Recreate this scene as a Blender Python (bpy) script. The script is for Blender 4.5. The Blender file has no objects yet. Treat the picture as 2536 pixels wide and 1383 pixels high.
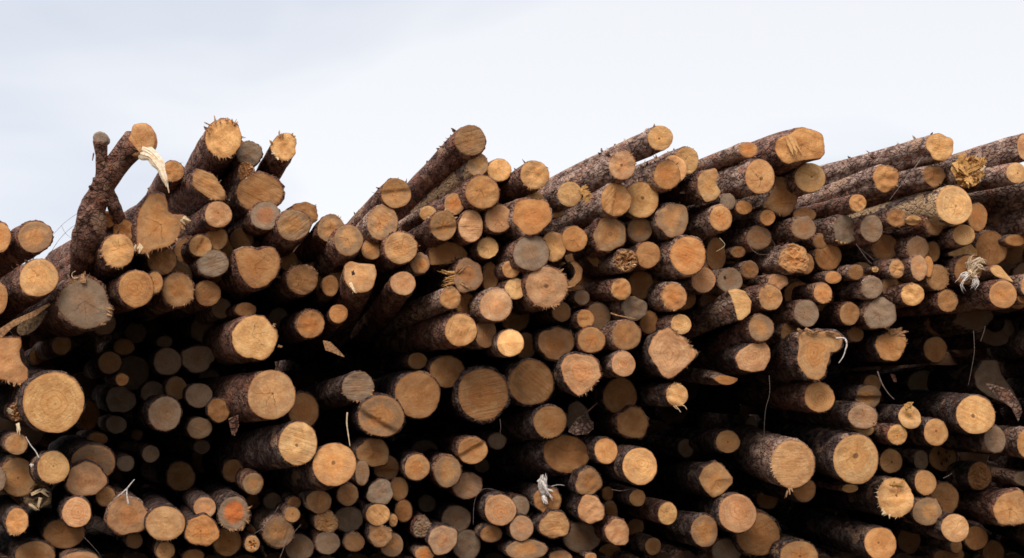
import bpy, math, random
from mathutils import Vector, noise
R = math.radians
S = bpy.context.scene
C = S.collection

# ---------------------------------------------------------------- camera
W, H = 2536.0, 1383.0
CAM = Vector((0.0, -14.0, 1.7))
PITCH = R(3.35)
FOCAL, SENSOR = 63.0, 36.0
FPX = W * FOCAL / SENSOR
cam = bpy.data.cameras.new('camera'); cam.lens = FOCAL; cam.sensor_width = SENSOR
cam.clip_start = 0.1; cam.clip_end = 3000
co = bpy.data.objects.new('camera', cam); C.objects.link(co)
co.location = CAM; co.rotation_euler = (R(90) + PITCH, 0, 0)
S.camera = co

# ---------------------------------------------------------------- light
SUN_EL, SUN_AZ = 50.0, -18.0      # high behind the camera, a little to its left, under cloud
S.view_settings.view_transform = 'Standard'
S.view_settings.look = 'None'
S.view_settings.exposure = 0.0
S.view_settings.gamma = 1.0
S.view_settings.use_curve_mapping = False
try:
    S.cycles.use_denoising = True
    S.cycles.max_bounces = 5; S.cycles.diffuse_bounces = 3; S.cycles.glossy_bounces = 2
    S.cycles.sample_clamp_indirect = 4
    S.cycles.pixel_filter_type = 'BLACKMAN_HARRIS'; S.cycles.filter_width = 1.6
except Exception: pass

w = bpy.data.worlds.new('World'); S.world = w; w.use_nodes = True
nt = w.node_tree; N = nt.nodes; L = nt.links
N.clear()
out = N.new('ShaderNodeOutputWorld'); bg = N.new('ShaderNodeBackground'); bg.inputs['Strength'].default_value = 0.1
sky = N.new('ShaderNodeTexSky'); sky.sky_type = 'NISHITA'; sky.sun_disc = False
sky.sun_elevation = R(SUN_EL); sky.sun_rotation = R(180 + SUN_AZ)
tc = N.new('ShaderNodeTexCoord')
sep = N.new('ShaderNodeSeparateXYZ'); L.new(tc.outputs['Generated'], sep.inputs[0])
mp = N.new('ShaderNodeMapping'); mp.inputs['Scale'].default_value = (1.0, 1.0, 2.6); mp.inputs['Location'].default_value = (3.1, .6, 1.35)
L.new(tc.outputs['Generated'], mp.inputs[0])
n1 = N.new('ShaderNodeTexNoise'); n1.inputs['Scale'].default_value = 2.6; n1.inputs['Detail'].default_value = 4; n1.inputs['Roughness'].default_value = .42
n1.inputs['Distortion'].default_value = .25
L.new(mp.outputs[0], n1.inputs['Vector'])
# clouds: blue grey veil to bright white, brighter at the middle heights seen here
cr = N.new('ShaderNodeValToRGB'); e = cr.color_ramp
e.elements[0].position = .38; e.elements[0].color = (7.2, 7.75, 8.9, 1)
e.elements[1].position = .55; e.elements[1].color = (9.85, 9.98, 10.4, 1)
L.new(n1.outputs['Fac'], cr.inputs[0])
# an overcast sky grows brighter towards the zenith
el = N.new('ShaderNodeMapRange'); el.inputs['From Min'].default_value = .28; el.inputs['From Max'].default_value = .9
el.inputs['To Min'].default_value = 1.0; el.inputs['To Max'].default_value = 3.0
L.new(sep.outputs['Z'], el.inputs['Value'])
hz = N.new('ShaderNodeMapRange'); hz.inputs['From Min'].default_value = .05; hz.inputs['From Max'].default_value = .24
hz.inputs['To Min'].default_value = 1.03; hz.inputs['To Max'].default_value = .93
L.new(sep.outputs['Z'], hz.inputs['Value'])
# unseen sky behind the camera, dimmed so the hollows between logs stay dark
yy = N.new('ShaderNodeMapRange'); yy.inputs['From Min'].default_value = .2; yy.inputs['From Max'].default_value = -.5
yy.inputs['To Min'].default_value = 1.0; yy.inputs['To Max'].default_value = .7
L.new(sep.outputs['Y'], yy.inputs['Value'])
m0 = N.new('ShaderNodeMath'); m0.operation = 'MULTIPLY'; L.new(el.outputs[0], m0.inputs[0]); L.new(yy.outputs[0], m0.inputs[1])
m1 = N.new('ShaderNodeMath'); m1.operation = 'MULTIPLY'; L.new(m0.outputs[0], m1.inputs[0]); L.new(hz.outputs[0], m1.inputs[1])
vm = N.new('ShaderNodeVectorMath'); vm.operation = 'SCALE'; L.new(cr.outputs[0], vm.inputs[0]); L.new(m1.outputs[0], vm.inputs['Scale'])
mx = N.new('ShaderNodeMix'); mx.data_type = 'RGBA'; mx.inputs[0].default_value = .93
L.new(sky.outputs[0], mx.inputs[6]); L.new(vm.outputs[0], mx.inputs[7])
L.new(mx.outputs[2], bg.inputs['Color']); L.new(bg.outputs[0], out.inputs[0])

sl = bpy.data.lights.new('sun', 'SUN'); sl.energy = 2.3; sl.angle = R(28); sl.color = (1.0, .93, .84)
so = bpy.data.objects.new('sun', sl); C.objects.link(so)
a, b_ = R(SUN_EL), R(SUN_AZ)
d = Vector((math.sin(b_) * math.cos(a), -math.cos(b_) * math.cos(a), math.sin(a)))
so.rotation_euler = d.to_track_quat('Z', 'Y').to_euler(); so.location = (0, -20, 30)

# ---------------------------------------------------------------- helpers
CP, SP = math.cos(PITCH), math.sin(PITCH)
def at(px, py, Y):
    u = (px - W / 2) / FPX; v = (H / 2 - py) / FPX
    ray = Vector((u, CP - v * SP, SP + v * CP))
    return CAM + ray * ((Y - CAM.y) / ray.y)
def mpp(Y): return (Y - CAM.y) / FPX

class NB:
    def __init__(s, mat): s.t = mat.node_tree; s.N = s.t.nodes; s.L = s.t.links
    def n(s, k, **kw):
        x = s.N.new(k)
        for a, v in kw.items(): setattr(x, a, v)
        return x
    def set(s, sock, v):
        if hasattr(v, 'outputs'): s.L.new(v.outputs[0], sock)
        elif hasattr(v, 'is_output'): s.L.new(v, sock)
        else: sock.default_value = v
    def math(s, op, a, b=0.0, clamp=False):
        x = s.n('ShaderNodeMath', operation=op, use_clamp=clamp); s.set(x.inputs[0], a); s.set(x.inputs[1], b); return x.outputs[0]
    def noise(s, vec, sc, det=3, rough=.5, dist=0.0):
        x = s.n('ShaderNodeTexNoise'); s.L.new(vec, x.inputs['Vector'])
        x.inputs['Scale'].default_value = sc; x.inputs['Detail'].default_value = det
        x.inputs['Roughness'].default_value = rough; x.inputs['Distortion'].default_value = dist
        return x.outputs['Fac']
    def rng(s, v, a, b, c=0.0, d=1.0, smooth=True):
        x = s.n('ShaderNodeMapRange', interpolation_type='SMOOTHSTEP' if smooth else 'LINEAR')
        s.set(x.inputs['Value'], v)
        for k, q in zip(('From Min', 'From Max', 'To Min', 'To Max'), (a, b, c, d)): s.set(x.inputs[k], q)
        return x.outputs[0]
    def mix(s, f, a, b, mode='MIX'):
        x = s.n('ShaderNodeMix', data_type='RGBA', blend_type=mode)
        s.set(x.inputs[0], f); s.set(x.inputs[6], a); s.set(x.inputs[7], b); return x.outputs[2]
def material(name):
    m = bpy.data.materials.new(name); m.use_nodes = True; b = NB(m)
    b.p = m.node_tree.nodes['Principled BSDF']; b.p.inputs['Specular IOR Level'].default_value = .25
    return m, b

# --- sawn wood of the cut ends
def wood_material():
    m, b = material('sawn_wood')
    tc = b.n('ShaderNodeTexCoord'); P = tc.outputs['Object']
    uv = tc.outputs['UV']
    tint = b.n('ShaderNodeAttribute', attribute_name='tint').outputs['Color']
    f1 = b.n('ShaderNodeAttribute', attribute_name='feat'); s1 = b.n('ShaderNodeSeparateColor'); b.L.new(f1.outputs['Color'], s1.inputs[0])
    f2 = b.n('ShaderNodeAttribute', attribute_name='seed'); s2 = b.n('ShaderNodeSeparateColor'); b.L.new(f2.outputs['Color'], s2.inputs[0])
    crack, mould, heart = s1.outputs[0], s1.outputs[1], s1.outputs[2]
    rings, saw, pith = s2.outputs[0], s2.outputs[1], s2.outputs[2]
    off = b.n('ShaderNodeVectorMath', operation='SCALE'); b.L.new(f2.outputs['Vector'], off.inputs[0]); off.inputs['Scale'].default_value = 0
    oi = b.n('ShaderNodeAttribute', attribute_name='rnd')          # a different piece of the pattern for every log
    ad = b.n('ShaderNodeVectorMath', operation='MULTIPLY_ADD'); b.L.new(oi.outputs['Vector'], ad.inputs[0])
    ad.inputs[1].default_value = (37, 53, 71); b.L.new(P, ad.inputs[2]); Q = ad.outputs[0]
    # radius from the pith
    ln = b.n('ShaderNodeVectorMath', operation='LENGTH'); b.L.new(uv, ln.inputs[0]); rad = ln.outputs['Value']
    warp = b.noise(Q, 9, 2); rw = b.math('ADD', rad, b.math('MULTIPLY', b.math('SUBTRACT', warp, .5), .35))
    # growth rings
    w = b.math('SINE', b.math('MULTIPLY', rw, 34.0)); w2 = b.math('SINE', b.math('MULTIPLY', rw, 61.0))
    ring = b.math('MULTIPLY', b.math('ADD', b.math('MULTIPLY', w, .6), b.math('MULTIPLY', w2, .4)), rings)
    # saw scores: parallel, slightly bowed, at an angle of its own
    rot = b.n('ShaderNodeVectorRotate', rotation_type='Y_AXIS'); b.L.new(Q, rot.inputs['Vector'])
    b.set(rot.inputs['Angle'], b.math('MULTIPLY', oi.outputs['Fac'], 6.28))
    st = b.n('ShaderNodeVectorMath', operation='MULTIPLY'); b.L.new(rot.outputs[0], st.inputs[0]); st.inputs[1].default_value = (5, 1, 52)
    sn = b.noise(st.outputs[0], 1.0, 2, .6, .3)
    st2 = b.n('ShaderNodeVectorMath', operation='MULTIPLY'); b.L.new(rot.outputs[0], st2.inputs[0]); st2.inputs[1].default_value = (2.5, 1, 17)
    sn2 = b.noise(st2.outputs[0], 1.0, 2, .5, .4)
    score = b.math('MULTIPLY', b.math('SUBTRACT', b.math('ADD', b.math('MULTIPLY', sn, .7), b.math('MULTIPLY', sn2, .5)), .6), saw)
    big = b.noise(Q, 13, 4, .6); fine = b.noise(Q, 190, 3, .7); mid = b.noise(Q, 42, 3, .6)
    lo = b.noise(Q, 5.5, 3, .6, .6)
    col = b.mix(b.rng(big, .36, .68, 0, .65), tint, b.mix(1.0, tint, (.66, .50, .38, 1), 'MULTIPLY'))
    col = b.mix(b.rng(lo, .48, .66, 0, .6), col, b.mix(1.0, tint, (.58, .46, .38, 1), 'MULTIPLY'))
    col = b.mix(b.rng(mid, .3, .75, .12, .0), col, b.mix(1.0, tint, (.55, .42, .3, 1), 'MULTIPLY'))
    # heartwood: redder and darker with an uneven border
    hr = b.rng(b.math('ADD', rw, b.math('MULTIPLY', b.math('SUBTRACT', big, .5), .7)), .62, .38, 0, 1)
    col = b.mix(b.math('MULTIPLY', hr, b.math('MINIMUM', heart, 1.0)), col, b.mix(1.0, tint, (.80, .61, .46, 1), 'MULTIPLY'))
    og = b.math('SUBTRACT', heart, 1.0, True)                    # vivid wet orange core
    col = b.mix(b.math('MULTIPLY', b.rng(rw, .78, .55, 0, 1), og), col, (.62, .16, .035, 1))
    col = b.mix(b.rng(ring, .0, .9, 0, .5), col, b.mix(1.0, tint, (.60, .42, .27, 1), 'MULTIPLY'))
    col = b.mix(b.rng(score, .02, .38, 0, .7), col, b.mix(1.0, tint, (.55, .38, .25, 1), 'MULTIPLY'))
    col = b.mix(b.rng(score, -.02, -.3, 0, .35), col, b.mix(1.0, tint, (1.25, 1.3, 1.35, 1), 'MULTIPLY'))
    # blue stain and grime spreading in from the rim
    mo = b.math('MULTIPLY', b.rng(b.math('ADD', b.math('MULTIPLY', rw, .55), b.math('MULTIPLY', b.noise(Q, 7, 4, .62), 1.1)), .72, 1.02, 0, 1), mould)
    col = b.mix(b.math('MULTIPLY', mo, .82), col, (.205, .14, .09, 1))
    # thin dark skin where wood meets bark
    col = b.mix(b.rng(b.math('ADD', rad, b.math('MULTIPLY', b.math('SUBTRACT', big, .5), .3)), .80, 1.0, 0, .35), col, b.mix(1.0, tint, (.5, .36, .27, 1), 'MULTIPLY'))
    col = b.mix(b.rng(rad, .94, 1.0, 0, .6), col, (.10, .05, .03, 1))
    col = b.mix(b.rng(rad, .84, .93, 0, b.math('MULTIPLY', .3, rings)), col, b.mix(1.0, tint, (1.1, .95, .85, 1), 'MULTIPLY'))
    # pith
    col = b.mix(b.math('MULTIPLY', b.rng(rw, .10, .045, 0, .8), pith), col, (.16, .07, .03, 1))
    # drying checks radiating from the pith
    sx = b.n('ShaderNodeSeparateXYZ'); b.L.new(uv, sx.inputs[0])
    an = b.math('ARCTAN2', sx.outputs[1], sx.outputs[0])
    an = b.math('ADD', b.math('ADD', an, b.math('MULTIPLY', oi.outputs['Fac'], 6.3)), b.math('MULTIPLY', b.noise(Q, 22, 3), .9))
    ck = b.math('ABSOLUTE', b.math('SINE', b.math('MULTIPLY', b.math('ADD', an, b.math('MULTIPLY', b.math('SINE', an), 1.3)), 1.5)))
    ckw = b.math('MULTIPLY', ck, b.math('MAXIMUM', rad, .04))
    cm = b.math('MULTIPLY', b.math('MULTIPLY', b.rng(ckw, .024, .006, 0, 1), b.rng(rad, .74, .5, 0, 1)), crack)
    col = b.mix(b.math('MULTIPLY', cm, .7), col, (.035, .018, .012, 1))
    hs = b.n('ShaderNodeHueSaturation'); b.set(hs.inputs['Value'], b.rng(fine, .25, .75, .86, 1.12)); b.L.new(col, hs.inputs['Color'])
    b.L.new(hs.outputs[0], b.p.inputs['Base Color']); b.p.inputs['Roughness'].default_value = .85
    bp = b.n('ShaderNodeBump'); bp.inputs['Strength'].default_value = .9; bp.inputs['Distance'].default_value = .009
    hgt = b.math('ADD', b.math('MULTIPLY', score, 1.6), b.math('SUBTRACT', b.math('ADD', b.math('MULTIPLY', mid, .8), b.math('MULTIPLY', fine, .35)), b.math('MULTIPLY', cm, 2.5)))
    b.L.new(hgt, bp.inputs['Height']); b.L.new(bp.outputs[0], b.p.inputs['Normal'])
    return m
WOOD = wood_material()

def bark_material(name, dark, mid_, light, red, peel=0.0):
    m, b = material(name)
    tc = b.n('ShaderNodeTexCoord')
    oi = b.n('ShaderNodeObjectInfo')
    ad = b.n('ShaderNodeVectorMath', operation='MULTIPLY_ADD'); b.L.new(oi.outputs['Location'], ad.inputs[0])
    ad.inputs[1].default_value = (7, 5, 9); b.L.new(tc.outputs['Object'], ad.inputs[2])
    st = b.n('ShaderNodeVectorMath', operation='MULTIPLY'); b.L.new(ad.outputs[0], st.inputs[0]); st.inputs[1].default_value = (1, .38, 1)
    V = st.outputs[0]
    vo = b.n('ShaderNodeTexVoronoi', feature='DISTANCE_TO_EDGE'); vo.inputs['Scale'].default_value = 24
    wv = b.n('ShaderNodeVectorMath', operation='MULTIPLY_ADD')
    nz = b.n('ShaderNodeTexNoise'); b.L.new(V, nz.inputs['Vector']); nz.inputs['Scale'].default_value = 22; nz.inputs['Detail'].default_value = 4
    b.L.new(nz.outputs['Color'], wv.inputs[0]); wv.inputs[1].default_value = (.05, .05, .05); b.L.new(V, wv.inputs[2])
    b.L.new(wv.outputs[0], vo.inputs['Vector'])
    plate = b.rng(vo.outputs['Distance'], .0, .22)
    n = b.noise(V, 15, 6, .62); n2 = b.noise(V, 5, 3, .55); n3 = b.noise(V, 60, 4, .65); n4 = b.noise(V, 8, 4, .6)
    col = b.mix(plate, dark, mid_)
    col = b.mix(b.rng(n, .42, .68), col, light)
    col = b.mix(b.rng(n4, .50, .68, 0, .75), col, red)
    col = b.mix(b.rng(n3, .62, .78, 0, .28), col, (.46, .30, .21, 1))
    if peel: col = b.mix(b.rng(n2, .62 - peel * .3, .66 - peel * .3), col, (.52, .33, .18, 1))
    else: col = b.mix(b.rng(n2, .60, .64, 0, .75), col, (.44, .26, .16, 1))
    b.L.new(col, b.p.inputs['Base Color']); b.p.inputs['Roughness'].default_value = .9
    bp = b.n('ShaderNodeBump'); bp.inputs['Strength'].default_value = 1.0; bp.inputs['Distance'].default_value = .022
    b.L.new(b.math('ADD', b.math('MULTIPLY', plate, .8), b.math('ADD', n, b.math('MULTIPLY', n3, .5))), bp.inputs['Height'])
    b.L.new(bp.outputs[0], b.p.inputs['Normal'])
    return m
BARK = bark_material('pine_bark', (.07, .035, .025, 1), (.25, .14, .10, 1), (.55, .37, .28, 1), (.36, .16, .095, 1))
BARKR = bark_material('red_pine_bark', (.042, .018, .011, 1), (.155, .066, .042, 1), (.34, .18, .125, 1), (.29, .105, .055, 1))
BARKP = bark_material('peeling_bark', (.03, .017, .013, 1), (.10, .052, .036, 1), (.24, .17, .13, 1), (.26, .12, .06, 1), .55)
BARK_SHADE = bark_material('shade_tinted_bark', (.018, .009, .007, 1), (.085, .045, .034, 1), (.21, .145, .12, 1), (.15, .055, .035, 1))  # pine bark with the shade of the lower pile put into its colour
BARKS = [BARK, BARKR]

def plain(name, col, col2, sc=60, rough=.85):
    m, b = material(name); tc = b.n('ShaderNodeTexCoord')
    n = b.noise(tc.outputs['Object'], sc, 4, .65)
    b.L.new(b.mix(b.rng(n, .35, .65), col, col2), b.p.inputs['Base Color']); b.p.inputs['Roughness'].default_value = rough
    bp = b.n('ShaderNodeBump'); bp.inputs['Strength'].default_value = .6; bp.inputs['Distance'].default_value = .004
    b.L.new(n, bp.inputs['Height']); b.L.new(bp.outputs[0], b.p.inputs['Normal'])
    return m
FIBRE = plain('wood_fibre', (.50, .27, .12, 1), (.22, .10, .05, 1))
PALEF = plain('fresh_torn_wood', (.78, .62, .42, 1), (.62, .40, .20, 1))
WHITEF = plain('bleached_torn_wood', (.80, .74, .68, 1), (.52, .42, .36, 1))
AMBERF = plain('amber_torn_wood', (.66, .36, .12, 1), (.40, .19, .06, 1))
ROT = plain('rotten_wood', (.20, .12, .055, 1), (.05, .03, .02, 1), 40)
PALEW = plain('pale_torn_wood', (.85, .72, .55, 1), (.70, .50, .30, 1), 40)
STRIP = plain('raised_strip_wood', (.66, .36, .14, 1), (.50, .25, .09, 1), 30)
HOLE = plain('dark_hole', (.02, .012, .008, 1), (.05, .03, .02, 1))
TWIG = plain('twig_bark', (.22, .16, .13, 1), (.10, .07, .06, 1))
BLACKW = plain('thin_dark_twig', (.07, .05, .045, 1), (.03, .02, .02, 1))
GROUND = plain('packed_earth', (.10, .075, .05, 1), (.06, .045, .03, 1), 2.5, .95)

def link(name, verts, faces, mats, parent=None, loc=None, smooth=True, attrs=None, uv=None, mi=None):
    me = bpy.data.meshes.new(name); me.from_pydata(verts, [], faces)
    for m in (mats if isinstance(mats, (list, tuple)) else [mats]): me.materials.append(m)
    if smooth: me.polygons.foreach_set('use_smooth', [True] * len(me.polygons))
    if mi: me.polygons.foreach_set('material_index', mi)
    if attrs:
        for k, v in attrs.items():
            at_ = me.attributes.new(k, 'FLOAT_COLOR', 'POINT')
            if isinstance(v, list): at_.data.foreach_set('color', v)
            else: at_.data.foreach_set('color', list(v) * len(verts))
    if uv:
        ul = me.uv_layers.new(name='UVMap'); li = [0] * len(me.loops); me.loops.foreach_get('vertex_index', li)
        buf = []
        for i in li: buf.extend(uv[i])
        ul.data.foreach_set('uv', buf)
    me.update()
    o = bpy.data.objects.new(name, me); C.objects.link(o)
    if parent: o.parent = parent
    if loc is not None: o.location = loc
    return o
def tag(o, label, cat, group=None, kind=None):
    if label: o['label'] = label
    if cat: o['category'] = cat
    if group: o['group'] = group
    if kind: o['kind'] = kind
    return o
def empty(name, loc):
    o = bpy.data.objects.new(name, None); C.objects.link(o); o.location = loc; o.empty_display_size = .05; return o

class MB:
    """collects shapes into one mesh"""
    def __init__(s): s.v = []; s.f = []
    def tube(s, pts, rad, seg=8, wob=0.0, cap=True, seed=0.0):
        pts = [Vector(p) for p in pts]; n = len(pts); base = len(s.v)
        t0 = (pts[1] - pts[0]).normalized(); u = t0.orthogonal().normalized()
        for i, p in enumerate(pts):
            t = (pts[min(i + 1, n - 1)] - pts[max(i - 1, 0)]).normalized()
            u = (u - t * u.dot(t)).normalized(); v = t.cross(u)
            r = rad[i] if isinstance(rad, (list, tuple)) else rad
            for k in range(seg):
                a = 2 * math.pi * k / seg
                q = u * math.cos(a) + v * math.sin(a)
                rr = r * (1 + (wob * noise.noise((p + q * r) * (1.1 / max(r, .02)) + Vector((seed, 0, 0))) if wob else 0))
                s.v.append(p + q * rr)
        for i in range(n - 1):
            for k in range(seg):
                a = base + i * seg + k; b = base + i * seg + (k + 1) % seg
                s.f.append((a, b, b + seg, a + seg))
        if cap:
            s.f.append(tuple(base + k for k in reversed(range(seg)))); s.f.append(tuple(base + (n - 1) * seg + k for k in range(seg)))
    def spike(s, p, d, L_, r, bend=0.0, rnd=random):
        p = Vector(p); d = Vector(d).normalized(); u = d.orthogonal().normalized(); v = d.cross(u)
        c = (u * rnd.uniform(-1, 1) + v * rnd.uniform(-1, 1)) * bend * L_
        b = len(s.v)
        for q, t in ((p, 1.0), (p + d * L_ * .5 + c * .4, .62)):
            for k in range(3):
                a = 2.094 * k; s.v.append(q + (u * math.cos(a) + v * math.sin(a)) * r * t)
        s.v.append(p + d * L_ + c)
        for k in range(3):
            s.f.append((b + k, b + (k + 1) % 3, b + 3 + (k + 1) % 3, b + 3 + k)); s.f.append((b + 3 + k, b + 3 + (k + 1) % 3, b + 6))
    def shard(s, p, d, wd, L_, w_, th, rnd=random, curl=0.0):
        """a flat torn splinter with thickness, tapering to a ragged tip"""
        p = Vector(p); d = Vector(d).normalized(); wd = Vector(wd); wd = (wd - d * wd.dot(d)).normalized(); nn = d.cross(wd)
        b = len(s.v); K = 6
        for i in range(K + 1):
            t = i / K; ww = w_ * (1 - t ** 1.5) * .5 * rnd.uniform(.75, 1.15) + .0012
            c = p + d * L_ * t + nn * curl * L_ * t * t + wd * rnd.uniform(-.08, .08) * w_
            for sx, sz in ((-1, -1), (1, -1), (1, 1), (-1, 1)):
                s.v.append(c + wd * ww * sx + nn * th * .5 * sz * (1 - .6 * t))
        for i in range(K):
            for k in range(4):
                a = b + i * 4 + k; q = b + i * 4 + (k + 1) % 4
                s.f.append((a, q, q + 4, a + 4))
        s.f.append((b + 3, b + 2, b + 1, b)); e_ = b + K * 4; s.f.append((e_, e_ + 1, e_ + 2, e_ + 3))
    def build(s, name, mat, parent=None, loc=None, smooth=True): return link(name, s.v, s.f, mat, parent, loc, smooth)

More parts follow.
